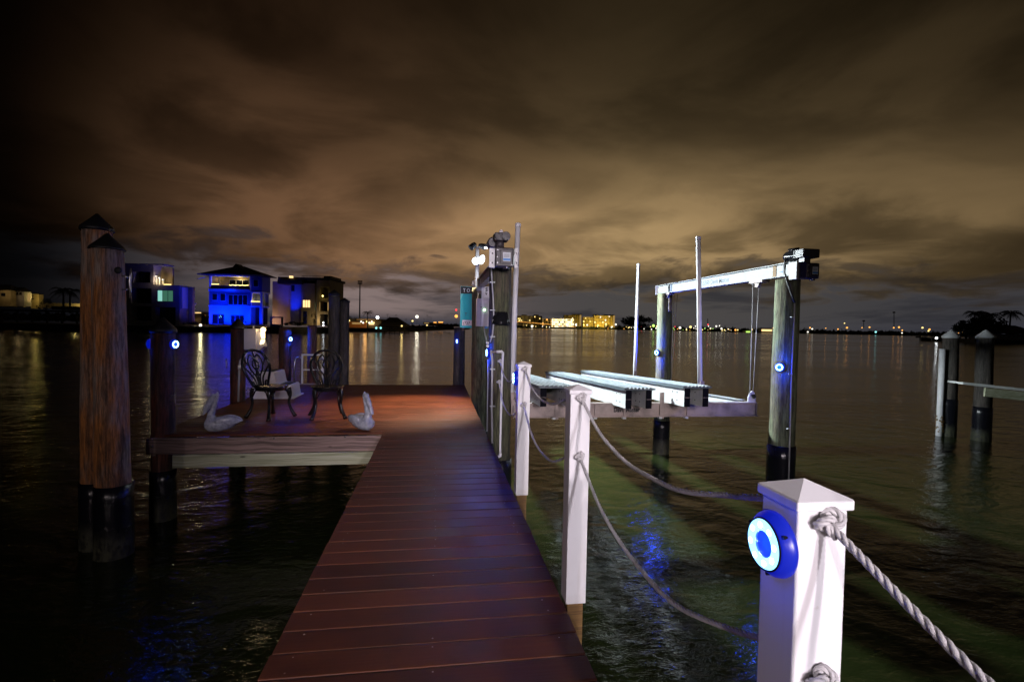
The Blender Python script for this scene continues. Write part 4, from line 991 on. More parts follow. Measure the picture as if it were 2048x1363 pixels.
# ------------------------------------------------------------------ cast garden chairs
def make_chair(label):
    t = thing('garden_chair', (0, 0, 0), label, 'chair', 'black garden chairs on the platform')
    SH = 0.425
    mb = MB(); mb.lathe([(0, -.012), (.19, -.014), (.215, -.008), (.222, .004), (.21, .012), (.18, .008), (0, .002)], 36, (0, 0, SH), smooth=True); mb.build('seat', M['iron'], t, local=True)
    ap = MB(); ap.lathe([(.185, -.045), (.195, -.045), (.20, -.013), (.185, -.013)], 36, (0, 0, SH)); ap.build('seat_apron', M['iron'], t, local=True)
    for sx in (-1, 1):
        for sy in (-1, 1):
            pts = []; rs = []
            for i in range(13):
                f = i / 12; z = SH - .02 - f * (SH - .022)
                out = .158 + .014 * sin(pi * min(1, f * 2.2)) + (.062 * max(0, (f - .45) / .55) ** 1.7)
                pts.append((sx * out, sy * out, z)); rs.append(.027 - .009 * sin(pi * f) + (.004 if f > .93 else 0))
            lg = MB().tube(pts, rs, 10).build('leg', M['iron'], t, local=True)
            br = MB(); br.tube([(sx * .165, sy * .06, SH - .035), (sx * .17, sy * .11, SH - .06), (sx * .172, sy * .15, SH - .14)], .008, 6)
            br.tube([(sx * .06, sy * .165, SH - .035), (sx * .11, sy * .17, SH - .06), (sx * .15, sy * .172, SH - .14)], .008, 6); br.build('scroll', M['iron'], lg, local=True)
    # back: faces -Y (sitter looks to -Y), back at +Y
    def bp(u, v): return Vector((u, .19 + .17 * (v / .47) + .03 * (1 - (u / .22) ** 2) * .6, SH + v))
    def curve(pts): return [bp(*q) for q in pts]
    def spl(P_, n=8):
        out = []; P_ = [P_[0]] + list(P_) + [P_[-1]]
        for i in range(1, len(P_) - 2):
            for j in range(n):
                f = j / n; a, b, c, d = P_[i - 1], P_[i], P_[i + 1], P_[i + 2]
                out.append(tuple(.5 * (2 * b[k] + (c[k] - a[k]) * f + (2 * a[k] - 5 * b[k] + 4 * c[k] - d[k]) * f * f + (3 * b[k] - a[k] - 3 * c[k] + d[k]) * f ** 3) for k in (0, 1)))
        out.append(P_[-2]); return out
    bk = MB(); bk.tube(curve(spl([(-.11, -.01), (-.14, .06), (-.205, .22), (-.20, .34), (-.12, .45), (0, .485), (.12, .45), (.20, .34), (.205, .22), (.14, .06), (.11, -.01)])), .0175, 8)
    b = bk.build('backrest', M['iron'], t, local=True)
    vi = [[(0, 0), (0, .12), (0, .26), (0, .36), (0, .48)], [(-.02, 0), (-.03, .12), (-.09, .22), (-.11, .33), (-.06, .42), (0, .36)], [(.02, 0), (.03, .12), (.09, .22), (.11, .33), (.06, .42), (0, .36)],
          [(-.05, 0), (-.07, .10), (-.14, .2), (-.20, .27)], [(.05, 0), (.07, .10), (.14, .2), (.20, .27)], [(-.03, .13), (.0, .2), (.03, .13)], [(-.10, .26), (-.16, .36), (-.14, .43)], [(.10, .26), (.16, .36), (.14, .43)],
          [(0, .2), (-.05, .28), (0, .36), (.05, .28), (0, .2)], [(-.08, .0), (-.10, .06), (-.13, .05)], [(.08, 0), (.10, .06), (.13, .05)]]
    for v_ in vi: MB().tube(curve(spl(v_)), .0115, 6).build('leaf_scroll', M['iron'], b, local=True)
    return t
ch1 = make_chair('black cast chair at the left, turned sideways in front of the white steps')
ch2 = copy_tree(ch1); ch2['label'] = 'black cast chair at the right, facing the camera'
ch1.location = (-2.245, 7.22, DZ); ch1.rotation_euler = (0, 0, radians(57))
ch2.location = (-1.50, 7.22, DZ); ch2.rotation_euler = (0, 0, radians(16))

# ------------------------------------------------------------------ ceramic pelicans
def loft(mb, secs, n=18):
    """secs: (centre, u-dir, v-dir) ellipses"""
    vs = []
    for c, u, v in secs:
        for j in range(n):
            q = 2 * pi * j / n; vs.append(Vector(c) + Vector(u) * cos(q) + Vector(v) * sin(q))
    k = len(secs)
    fs = [(i * n + j, i * n + (j + 1) % n, (i + 1) * n + (j + 1) % n, (i + 1) * n + j) for i in range(k - 1) for j in range(n)]
    fs += [tuple(range(n))[::-1], tuple((k - 1) * n + j for j in range(n))]
    mb.add(vs, fs, True)
def make_pelican(label):
    # faces -X
    t = thing('pelican_statue', (0, 0, 0), label, 'statue', 'white ceramic pelicans on the platform')
    mb = MB(); Yv = Vector((0, 1, 0))
    body = [(-.205, .10, .02, .02), (-.19, .10, .06, .055), (-.15, .095, .085, .085), (-.09, .095, .10, .092), (-.02, .10, .105, .095), (.05, .108, .098, .088), (.11, .118, .08, .07), (.16, .13, .055, .045), (.20, .135, .035, .022), (.235, .128, .012, .008)]
    loft(mb, [((x, 0, z), Yv * ry, Vector((0, 0, rz))) for x, z, ry, rz in body])
    neck = [(-.10, .12, .075), (-.125, .17, .060), (-.125, .22, .042), (-.105, .28, .032), (-.085, .34, .028), (-.070, .39, .027), (-.062, .425, .028), (-.062, .455, .027), (-.060, .475, .018), (-.052, .497, .006)]
    secs = []
    for i, (x, z, r) in enumerate(neck):
        a = neck[max(0, i - 1)]; b = neck[min(len(neck) - 1, i + 1)]; d = Vector((b[0] - a[0], 0, b[1] - a[1])).normalized()
        secs.append(((x, 0, z), Yv * r * .95, d.cross(Yv) * -r * 1.05))
    loft(mb, secs)
    o = mb.build('body', M['ceramic'], t, local=True)
    rm = o.modifiers.new('remesh', 'REMESH'); rm.mode = 'VOXEL'; rm.voxel_size = .007; rm.use_smooth_shade = True
    sm_ = o.modifiers.new('smooth', 'SMOOTH'); sm_.iterations = 6; sm_.factor = .6
    for s in (-1, 1):
        mb = MB(); secs = []
        for i in range(11):
            f = i / 10; x = -.07 + .29 * f; r = .062 * (sin(pi * min(1, f * .93 + .05)) ** .6)
            secs.append(((x, s * (.092 - .055 * f * f), .135 + .008 * sin(pi * f)), Vector((0, .018 * sin(pi * f) + .004, 0)), Vector((0, 0, r * .9))))
        loft(mb, secs, 12); wg = mb.build('wing', M['ceramic'], t, local=True)
        for k in range(3):
            q = MB(); q.tube([(-.03 + .05 * k + .13 * f, s * (.108 - .05 * ((.2 + .25 * k + .5 * f) ** 2)), .105 + .02 * k + .02 * sin(pi * f)) for f in [i / 6 for i in range(7)]], .0035, 5); q.build('feather_ridge', M['ceramic'], wg, local=True)
        MB().sphere((-.073, s * .025, .44), .0055, 8).build('eye', M['ink'], t, local=True)
    mb = MB(); secs = []
    for i in range(12):
        f = i / 11; x = -.082 - .130 * f; z = .468 - .250 * f; wv = .028 * (1 - f * .3) + .004; th = .030 + .018 * sin(pi * f) - .020 * f
        d = Vector((-.12, 0, -.255)).normalized(); secs.append(((x, 0, z), Yv * wv, d.cross(Yv) * th))
    secs.append(((-.215, 0, .214), Yv * .006, Vector((.008, 0, 0))))
    loft(mb, secs, 14); bl = mb.build('bill', M['ceramic'], t, local=True)
    q = MB(); q.tube([(-.075 - .112 * f + .018, s_ * (.024 - .006 * f), .45 - .238 * f) for s_ in (1,) for f in [i / 8 for i in range(9)]], .003, 5); q.build('bill_ridge', M['ceramic'], bl, local=True)
    return t
pl1 = make_pelican('white ceramic pelican at the left platform edge, bill resting on its neck')
pl2 = copy_tree(pl1); pl2['label'] = 'white ceramic pelican next to the walkway, turned toward it'
pl1.location = (-2.50, 6.30, DZ); pl1.rotation_euler = (0, 0, radians(12)); pl1.scale = (.93, .93, .96)
pl2.location = (-.915, 6.33, DZ); pl2.rotation_euler = (0, 0, radians(180 - 42)); pl2.scale = (.97, .97, .97)

# ================================================================== background
M['wall_pale'] = mat('pale_stucco', (0.34, 0.32, 0.36), 0.8, fn=speck((0.34, 0.32, 0.36), 0.2, 0.6, 0.1))
M['wall_tan'] = mat('tan_stucco', (0.42, 0.33, 0.20), 0.8, fn=speck((0.42, 0.33, 0.20), 0.25, 0.6, 0.1))
M['wall_blue'] = mat('blue_grey_siding', (0.12, 0.14, 0.24), 0.7, fn=lambda n, p: bump(n, p, n.m('FRACT', n.m('MULTIPLY', n.sep(oc(n))[2], 5.0)), 1.0, 0.06))
M['wall_smooth'] = mat('white_stucco', (0.62, 0.62, 0.66), 0.8)
M['trim'] = mat('white_trim', (0.75, 0.75, 0.76), 0.6)
M['roof'] = mat('dark_roof', (0.05, 0.045, 0.045), 0.8, fn=speck((0.05, 0.045, 0.045), 0.4, 0.7, 0.3))
M['dark_glass'] = mat('dark_glass', (0.01, 0.012, 0.02), 0.08)
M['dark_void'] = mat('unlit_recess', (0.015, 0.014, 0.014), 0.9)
M['teal_window'] = emi('lit_teal_curtain', (0.35, 0.85, 0.72), 0.75)
M['teal_window2'] = emi('dim_green_curtain', (0.06, 0.20, 0.13), 0.7)
M['warm_window'] = emi('lit_warm_window', (1.0, 0.66, 0.28), 1.6)
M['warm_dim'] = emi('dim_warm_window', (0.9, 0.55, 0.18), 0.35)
M['string_light'] = emi('string_light_bulb', (1.0, 0.78, 0.22), 5)
M['lamp_white'] = emi('white_lamp', (1.0, 0.95, 0.80), 2.0)
M['lamp_orange'] = emi('orange_lamp', (1.0, 0.42, 0.08), 2.0)
M['lamp_yellow'] = emi('yellow_lamp', (1.0, 0.75, 0.25), 2.0)
M['lamp_green'] = emi('green_lamp', (0.5, 1.0, 0.15), 2.0)
M['lamp_cyan'] = emi('cyan_lamp', (0.3, 0.95, 0.95), 2.0)
M['lamp_red'] = emi('red_lamp', (1.0, 0.05, 0.06), 2.0)
M['lamp_dot'] = emi('round_lamp', (0.9, 0.95, 1.0), 8)
M['tree_dark'] = mat('dark_foliage', (0.022, 0.03, 0.012), 0.7)
M['bark'] = mat('palm_bark', (0.06, 0.05, 0.04), 0.9, fn=speck((0.06, 0.05, 0.04), 0.4, 3, 0.4))
M['orange_wall'] = mat('orange_wall', (0.55, 0.22, 0.06), 0.8)
M['car_red'] = M['lamp_red']

class Fac:
    """facade drawn in its own upright plane; u to the right, d away from the viewer"""
    def __init__(s, x0, y0, D, name, label, cat, yaw=0.0, group=None):
        s.x0, s.y0, s.s = x0, y0, D / FPX
        p = wd(x0, y0, D)
        s.t = thing(name, (p.x, p.y, p.z), label, cat, group, rz=-AZ + yaw)
    def u(s, x): return (x - s.x0) * s.s
    def h(s, x, y): return (s.y0 + 0.02 * (x - s.x0) - y) * s.s
    dk = 1.0
    def b(s, mb, xa, ya, xb, yb, d0, d1):
        if d1 > 5: d1 = max(d0 + .3, d1 * s.dk)
        xm = (xa + xb) / 2; h0, h1 = sorted((s.h(xm, ya), s.h(xm, yb)))
        u0, u1 = sorted((s.u(xa), s.u(xb))); return mb.box(u0, u1, d0, d1, h0, h1)
    def put(s, nm, mt, xa, ya, xb, yb, d0, d1, par=None):
        return s.b(MB(), xa, ya, xb, yb, d0, d1).build(nm, M[mt], par or s.t, local=True)
    def window(s, xa, ya, xb, yb, pane='dark_glass', n=1, frame='trim', d=-0.08, par=None):
        fw = 0.10; u0, u1 = s.u(xa), s.u(xb); xm = (xa + xb) / 2; h0, h1 = s.h(xm, yb), s.h(xm, ya)
        mb = MB(); mb.box(u0, u1, d, d + .07, h0, h0 + fw); mb.box(u0, u1, d, d + .07, h1 - fw, h1)
        for i in range(n + 1):
            c = u0 + (u1 - u0) * i / n; mb.box(max(u0, c - fw / 2), min(u1, c + fw / 2), d + .002, d + .068, h0 + fw, h1 - fw)
        w_ = mb.build('window', M[frame], par or s.t, local=True)
        for i in range(n):
            a = u0 + (u1 - u0) * i / n + fw / 2; c = u0 + (u1 - u0) * (i + 1) / n - fw / 2
            pm = pane if isinstance(pane, str) else pane[i % len(pane)]
            MB().box(a + .001, c - .001, d + .03, d + .05, h0 + fw, h1 - fw).build('pane', M[pm], w_, local=True)
        return w_

# --- white modern house (left)
f = Fac(255, 650.5, 107, 'house', 'white boxy three storey modern house left of the blue house', 'house'); f.dk = .35
wl = 'wall_pale'
f.put('wall', wl, 236, 650.5, 307, 640.5, 0, 8)
f.put('wall', wl, 236, 530, 307, 543, 0, 8); f.put('wall', wl, 236, 543, 266, 565, 0, 8); f.put('wall', wl, 301, 543, 307, 565, 0, 8)
f.put('wall', wl, 236, 565, 307, 576, 0, 8); f.put('wall', wl, 236, 576, 262, 640.5, 0, 8); f.put('wall', wl, 262, 606, 307, 612, 0, 8); f.put('wall', wl, 303, 576, 307, 640.5, 0, 8)
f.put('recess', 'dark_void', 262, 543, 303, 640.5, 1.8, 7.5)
f.put('wall', wl, 307, 570, 359, 580, 0, 8); f.put('wall', wl, 307, 603, 359, 614, 0, 8)
f.put('wall', wl, 307, 580, 315, 603, 0, 8); f.put('wall', wl, 346, 580, 359, 603, 0, 8)
f.put('wall', wl, 307, 614, 310, 650.5, 0, 8); f.put('wall', wl, 351, 614, 359, 650.5, 0, 8)
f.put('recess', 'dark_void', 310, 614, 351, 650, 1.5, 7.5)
f.window(314, 580, 345.5, 603, ('teal_window', 'teal_window2', 'teal_window2'), 3, 'roof', .1)
f.window(268, 545, 300, 564, 'dark_glass', 3, 'roof', 1.5)
f.window(265, 615, 300, 640, 'dark_glass', 2, 'roof', 1.5)
f.window(316, 618, 348, 648, 'dark_glass', 2, 'roof', 1.2)
f.put('upper_side_wall', 'wall_tan', 307, 534, 330, 568, 2.4, 8)
f.put('roof_edge', wl, 236, 527.5, 330, 530, -.3, 8.3)
for x in (308.5, 315, 322):
    c = f.put('column', 'trim', x - 1, 550 + (x - 308) * .5, x + 1, 569, .6, .9); f.put('column_light', 'lamp_white', x - .7, 551 + (x - 308) * .5, x + .7, 552.5 + (x - 308) * .5, .35, .55, c)
f.put('terrace_light', 'lamp_yellow', 324, 567.5, 338, 569.4, .5, .7)
f.put('side_wing', 'wall_smooth', 359.5, 574, 362.5, 616, .3, 7)
f.put('side_wing', 'wall_tan', 363, 572, 371, 648, 2.2, 9)
for q, (x, y) in enumerate(((313, 556), (320, 560))): pass
p = wd(314, 560, 106.6); lamp('terrace_lamp', 'POINT', p, 120, (1, .75, .4), size=.3)
p = wd(366, 612, 107.6); lamp('wing_uplight', 'SPOT', p, 80, (0, .03, 1), wd(361, 598, 110), .2, 70, .6)
p = wd(367, 640, 109.2); lamp('wing_uplight', 'POINT', p, 60, (1, .6, .35), size=.3)

# --- bright blue lit house
f = Fac(418, 648.6, 105, 'house', 'three storey house flooded with blue light, yellow lit balcony, hipped roof', 'house', yaw=0.0); f.dk = .40
W_ = 523.5
f.put('lower_wall', 'wall_smooth', 418, 648.6, 501, 613, 0, 9)
f.put('floor_band', 'trim', 417.5, 613, 501, 610.5, -.12, 9)
f.put('siding_wall', 'wall_blue', 418, 610.5, 501, 583, 0, 9)
f.put('floor_band', 'trim', 417.5, 583, 501, 578, -.15, 9)
# upper porch opening
f.put('porch_post', 'trim', 418, 578, 421.5, 552, 0, .5); f.put('porch_post', 'trim', 499, 578, 502, 552, 0, .5)
f.put('porch_back_wall', 'wall_tan', 421, 578, 501, 552, 3.2, 3.6)
f.put('porch_side_wall', 'wall_tan', 499, 577.5, 501, 552, .51, 3.19); f.put('porch_side_wall', 'wall_tan', 418, 577.5, 419.5, 552, .51, 3.19)
f.put('porch_ceiling', 'trim', 418, 552, 502, 550.5, 0, 9)
f.put('upper_fascia', 'trim', 416, 550.3, 502, 547, -.4, 9)
f.window(442, 557, 496, 577, 'dark_glass', 4, 'trim', 3.05)
f.put('balcony_rail', 'dark_glass', 421.6, 577.8, 498.9, 571, .02, .06)
for a, b in ((423, 438), (458, 497)):
    n = int((b - a) / 1.5)
    for i in range(n):
        if i % 2 == 0 or a < 440:
            pass
    mb = MB()
    for i in range(n): mb.sphere((f.u(a + (b - a) * (i + .5) / n), -.02, f.h(a, 568.0 if a < 440 else 570 + .4 * math.sin(i))), .075, 6)
    tag(mb.build('string_lights', M['string_light'], f.t, local=True), kind='stuff')
# right bay
f.put('bay_wall', 'wall_blue', 502.2, 583, W_, 553, 0, 9)
f.put('bay_post', 'trim', 502, 611, 503.5, 585, -.05, .4); f.put('bay_post', 'trim', 520.5, 611, 523.5, 585, -.05, .4); f.put('bay_band', 'trim', 501.5, 585.8, 523.8, 583, -.1, 9)
f.put('bay_back_wall', 'wall_blue', 503, 611, 521, 586, 2.0, 3.5); f.put('bay_floor', 'trim', 501.2, 614, W_, 611, -.1, 9)
f.put('balcony_rail', 'wall_tan', 503.5, 611, 520.5, 604.5, 0, .06)
mb = MB()
for i in range(9): mb.sphere((f.u(502.5 + 2.1 * i), -.04, f.h(510, 602.8)), .08, 6)
tag(mb.build('string_lights', M['string_light'], f.t, local=True), kind='stuff')
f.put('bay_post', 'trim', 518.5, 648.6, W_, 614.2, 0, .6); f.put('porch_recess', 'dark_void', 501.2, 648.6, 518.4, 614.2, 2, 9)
d_ = f.put('door', 'orange_wall', 509, 647, 513.5, 620, 1.85, 1.98)
f.put('floor_step', 'seawall', 415, 650.5, 526, 648.7, -1.5, 9)
for a in ((424.5, 586, 435, 601), (440.5, 586, 451, 602)): f.window(*a, 'dark_glass', 1)
f.window(457, 589, 495, 610, 'dark_glass', 4)
f.window(425, 628, 448.5, 647.5, 'dark_glass', 2, 'wall_blue'); f.window(462, 630, 488, 648, 'dark_glass', 3, 'wall_blue')
f.window(506.5, 558.5, 516.5, 574, 'dark_glass', 1)
for x, y in ((441.5, 631), (443, 633.5), (439.5, 634.5)):
    MB().sphere((f.u(x), -.12, f.h(x, y)), .07, 6).build('interior_lamp', M['lamp_cyan'], f.t, local=True)
# hipped roof
def hh(x, y): return f.h(x, y)
e0, e1 = f.u(402), f.u(532.5); ea = f.h(460, 549.5)
rf = MB(); ap = f.h(473, 531)
vs = [(e0, -1.3, ea - .15), (e1, -1.3, ea - .15), (e1, 4.6, ea - .15), (e0, 4.6, ea - .15), (f.u(462), 1.7, ap), (f.u(480), 1.7, ap), (e0, -1.3, ea), (e1, -1.3, ea), (e1, 4.6, ea), (e0, 4.6, ea)]
rf.add(vs, [(0, 3, 2, 1), (0, 1, 7, 6), (1, 2, 8, 7), (2, 3, 9, 8), (3, 0, 6, 9), (6, 7, 5, 4), (7, 8, 5), (8, 9, 4, 5), (9, 6, 4)])
ro = rf.build('roof', M['roof'], f.t, local=True)
MB().bar((e0, -1.36, ea - .12), (e1, -1.36, ea - .12), .06, .22).build('gutter', M['trim'], ro, local=True)
g1 = MB(); gx0, gx1 = f.u(456), f.u(500); g1.prism([(gx0, ea + .2), (gx1, ea + .2), ((gx0 + gx1) / 2 - .4, ap + .3)], lambda u, v, d: Vector((u, d, v)), -.6, 1.6); g1.build('gable', M['roof'], ro, local=True)
MB().bar((f.u(401.5), -1.2, f.h(401, 558.5)), (f.u(411), 3.8, f.h(411, 548)), .25, .12).build('side_eave', M['trim'], ro, local=True)
for x, e in ((432, 3200), (460, 3600), (488, 3200), (521.5, 1000)):
    lamp('blue_uplight', 'SPOT', wd(x, 647, 102.2), e, (0.0, 0.018, 1.0), wd(x, 610, 106.5), .15, 100, .9)
lamp('blue_uplight', 'SPOT', wd(460, 582, 103.0), 420, (0.0, 0.02, 1.0), wd(460, 550, 106), .15, 105, .6)
lamp('porch_lamp', 'POINT', wd(432, 558, 107), 60, (1, .74, .3), size=.2)
lamp('porch_lamp', 'POINT', wd(478, 558, 107), 60, (1, .74, .3), size=.2)
lamp('balcony_lamp', 'POINT', wd(512, 600, 106), 25, (1, .74, .3), size=.2)
# lamp strip whose glitter runs down the water
f2 = Fac(372, 650, 112, 'carport', 'low yellow lit shed roof between the white house and the blue house', 'shed')
f2.put('wall', 'wall_tan', 371, 650, 409, 628, 0, 5); f2.put('roof', 'roof', 369, 628, 411, 623, -1, 6)
f2.put('door', 'orange_wall', 385, 647, 389.5, 634, -.06, -.01); f2.put('light_strip', 'warm_window', 380, 626, 408, 624.6, -1.2, -1.05)
MB().bar((f2.u(386), -1.5, f2.h(386, 620)), (f2.u(402), -1.5, f2.h(402, 607)), .25, .25).build('awning_pole', M['trim'], f2.t, local=True)
MB().bar((f2.u(386), -1.6, f2.h(386, 625)), (f2.u(399), -1.6, f2.h(399, 617)), .2, .2).build('awning_pole', M['trim'], f2.t, local=True)
lamp('shed_lamp', 'POINT', wd(386, 622, 110), 160, (1, .7, .3), size=.2)
def lamppost(x, yl, yb, D, mk, label, group=None, r=0.25, name='street_lamp', cat='lamp', red=1.0):
    a = wd(x, yl, D); b = wd(x, yb, D)
    t = thing(name, (a.x, a.y, b.z), label, cat, group)
    if yb - yl > 1.5: MB().tube([(a.x, a.y, b.z), (a.x, a.y, a.z)], 0.06 + D * 0.00012, 6).build('pole', M['bark'], t)
    MB().sphere(a, r, 8).build('lamp_head', M[mk], t)
    return t
lamppost(401, 650, 662, 103.6, 'lamp_white', 'added bright lamp on the seawall, put in so glitter runs down the water toward the pier', r=.30)
lamp('added_glitter_lamp', 'SPOT', wd(401, 650, 103.0), 2600, (1.0, .86, .45), (-20, 30, 0), .3, 110, .5)  # spot added to throw the glitter streak on the water

# --- third house
f = Fac(543, 648, 116, 'house', 'flat roofed house with blue and brown lit side wall, right of the blue house', 'house')
f.put('side_wall', 'wall_pale', 528, 650, 577, 560, 4, 12)
f.put('side_wall', 'wall_pale', 577, 650, 599.5, 568, 1.0, 10)
f.put('roof_slab', 'roof', 556, 568, 604, 560, -.4, 10); f.put('roof_slab', 'roof', 543, 560, 600, 551.5, 3, 11)
w1 = f.window(578.5, 569.5, 585, 582, 'dark_glass', 1, 'roof', .9)
f.put('front_wall', 'wall_tan', 600, 650, 627, 566, .6, 10)
f.put('tower_wall', 'wall_tan', 634, 650, 640, 558, 0, 9); f.put('tower_wall', 'wall_tan', 656, 650, 660, 558, 0, 9)
for y0_, y1_ in ((558, 574), (596, 603), (622, 628)): f.put('tower_slab', 'wall_tan', 640, y0_, 656, y1_, 0, 9)
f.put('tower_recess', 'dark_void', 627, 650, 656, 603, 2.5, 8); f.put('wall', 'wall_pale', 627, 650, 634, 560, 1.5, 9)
f.put('roof_slab', 'roof', 598, 560, 661, 555.5, -.5, 10)
f.put('roof_room', 'wall_tan', 643, 558, 658, 551, 1, 8)
rl = MB()
for i in range(20): rl.box(f.u(604 + 2.9 * i), f.u(604 + 2.9 * i) + .05, -.3, -.25, f.h(630, 556), f.h(630, 552.5))
rl.box(f.u(604), f.u(661), -.31, -.24, f.h(630, 552.6), f.h(630, 552))
tag(rl.build('roof_railing', M['roof'], f.t, local=True), kind='stuff')
f.put('roof_light', 'warm_window', 568, 553.5, 574.5, 549.5, 2.5, 3.0)
f.window(603.5, 599, 618.5, 615, 'warm_window', 3, 'wall_tan', .45); f.window(629, 606, 633.5, 619, 'teal_window', 1, 'orange_wall', 1.4)
f.window(605, 622, 612, 648, 'dark_glass', 1, 'roof', .5); f.window(640.5, 630, 655, 650, 'dark_glass', 2, 'roof', 2.4)
f.put('balcony_light_strip', 'warm_dim', 655, 604, 657, 621, -.1, -.02); f.put('balcony_light_strip', 'warm_dim', 639, 604, 640, 621, -.1, -.02)
for x, y in ((650, 645), (650, 650.5)): MB().sphere((f.u(x), -1, f.h(x, y)), .16, 8).build('garden_lamp', M['lamp_dot'], f.t, local=True)
MB().sphere((f.u(646.5), -.5, f.h(646, 592)), .2, 8).build('balcony_lamp', M['string_light'], f.t, local=True)
lamp('blue_uplight', 'SPOT', wd(584, 628, 113.2), 2200, (0.0, 0.02, 1.0), wd(585, 592, 117.5), .15, 66, .9)
lamp('brown_uplight', 'POINT', wd(532, 642, 117.4), 420, (1, .5, .25), size=.15)
lamp('wall_lamp', 'POINT', wd(630, 640, 114.5), 110, (1, .75, .4), size=.2)
# low garden wall and boat davit in front
f = Fac(543, 655, 108, 'garden_wall', 'dark low garden wall in front of the flat roofed house', 'wall')
f.put('wall', 'seawall', 540, 655, 560, 648, 0, .4); f.put('wall', 'seawall', 540, 633, 565, 635.5, 0, .3); f.put('post', 'seawall', 540, 655, 543, 635.6, 0, .3); f.put('post', 'seawall', 562, 655, 565, 635.6, 0, .3)

# --- far left dim houses
def simple_house(x0, x1, yb, ye, ya, D, mt, label, wins, roofm='roof', over=2, lampe=0, lampc=(1, .7, .3), group=None):
    f = Fac(x0, yb, D, 'house', label, 'house', group=group); f.put('wall', mt, x0, yb, x1, ye, 0, (x1 - x0) * f.s * .6)
    u0, u1, z, dp = f.u(x0 - over), f.u(x1 + over), f.h((x0 + x1) / 2, ye), (x1 - x0) * f.s * .6
    rf = MB(); m_ = (u1 - u0) * .28; o = over * f.s; zp = z + (ye - ya) * f.s
    rf.add([(u0, -o, z + .01), (u1, -o, z + .01), (u1, dp + o, z + .01), (u0, dp + o, z + .01), (u0 + m_, dp / 2, zp), (u1 - m_, dp / 2, zp)], [(0, 3, 2, 1), (0, 1, 5, 4), (1, 2, 5), (2, 3, 4, 5), (3, 0, 4)])
    rf.build('roof', M[roofm], f.t, local=True)
    for wn in wins: f.window(*wn)
    if lampe: lamp('yard_lamp', 'POINT', wd((x0 + x1) / 2, ye + 6, D - 3), lampe, lampc, size=.3)
    return f
simple_house(-30, 21, 612, 580, 568, 170, 'wall_tan', 'dim tan house with low roof at the far left edge', [(3, 586, 11, 592, 'dark_glass', 1, 'roof')], lampe=70)
simple_house(23, 48, 612, 583, 574, 172, 'wall_pale', 'dim tan house with two windows, second from the left edge', [(32, 584, 37, 590, 'dark_glass', 1, 'roof'), (39, 584, 44, 590, 'dark_glass', 1, 'roof')], lampe=50)
f = simple_house(62, 78, 617, 588, 586, 178, 'wall_tan', 'narrow pale house lit yellow beside an orange lit wall', [(64, 590, 68, 592, 'dark_glass', 1, 'roof'), (64, 596, 68, 598, 'dark_glass', 1, 'roof')], lampe=260, lampc=(1, .75, .2))
fo = Fac(54, 614, 168, 'lit_wall', 'glowing orange wall patch at the far left', 'wall'); fo.put('wall', 'warm_dim', 55, 603, 58.5, 587, 0, .5)  # wall glows by emission in place of lamplight falling on it
fo = Fac(98, 616, 175, 'lit_wall', 'long low yellow lit wall behind the left palm', 'wall'); fo.put('wall', 'wall_tan', 80, 616, 168, 606, 0, .5); lamp('yard_lamp', 'POINT', wd(150, 604, 172), 420, (1, .78, .25), size=.4)
lamppost(164, 604, 616, 168, 'lamp_yellow', 'yellow lamp just left of the tallest piling', r=.35)
# boathouse roof left
f = Fac(0, 662, 104, 'boathouse', 'long dark boathouse roof on the shore at the left edge', 'boathouse')
f.put('roof', 'roof', -60, 622, 168, 619, 0, 6); f.put('roof_ridge', 'roof', 95, 619, 150, 612, 1, 5)
for i in range(7): f.put('post', 'roof', -30 + 30 * i, 622, -28.4 + 30 * i, 660, .2, .6)

# --- vegetation
def leaf_cloud(mb, c, rad, n, sz, rnd, right):
    c = Vector(c)
    cl = [(Vector((rnd.gauss(0, .42), rnd.gauss(0, .42), rnd.gauss(0, .40))), rnd.uniform(.25, .5)) for _ in range(max(6, n // 60))]
    for i in range(n):
        k, r = rnd.choice(cl)
        d = Vector((rnd.gauss(0, 1), rnd.gauss(0, 1), rnd.gauss(0, 1))).normalized() * (r * rnd.random() ** .4)
        p = k + d
        if p.length > 1.05: p = p.normalized() * rnd.uniform(.8, 1.05)
        q = c + Vector((p.x * rad[0], p.y * rad[1], p.z * rad[2]))
        a = Vector((rnd.gauss(0, 1), rnd.gauss(0, 1), rnd.gauss(0, 1))).normalized(); b = a.cross(Vector((rnd.gauss(0, 1), rnd.gauss(0, 1), rnd.gauss(0, 1)))).normalized()
        s_ = sz * rnd.uniform(.6, 1.3)
        mb.add([q - a * s_, q - b * s_ * .5, q + a * s_, q + b * s_ * .5], [(0, 1, 2, 3)])
def tree(x, yb, D, w_px, h_px, label, n=700, group=None, seed=0, name='tree', trunk=True):
    rnd = random.Random(seed); s_ = D / FPX; b = wd(x, yb, D)
    t = thing(name, b, label, 'tree', group)
    W, H = w_px * s_, h_px * s_
    if trunk: MB().tube([b - UP * 1, b + UP * H * .25, b + Vector((W * .04, 0, H * .5))], [W * .05, W * .035, W * .02], 8).build('trunk', M['bark'], t)
    mb = MB(); leaf_cloud(mb, b + UP * H * .56, (W * .5, W * .4, H * .46), n, W * .036, rnd, RV); mb.build('crown', M['tree_dark'], t)
    return t
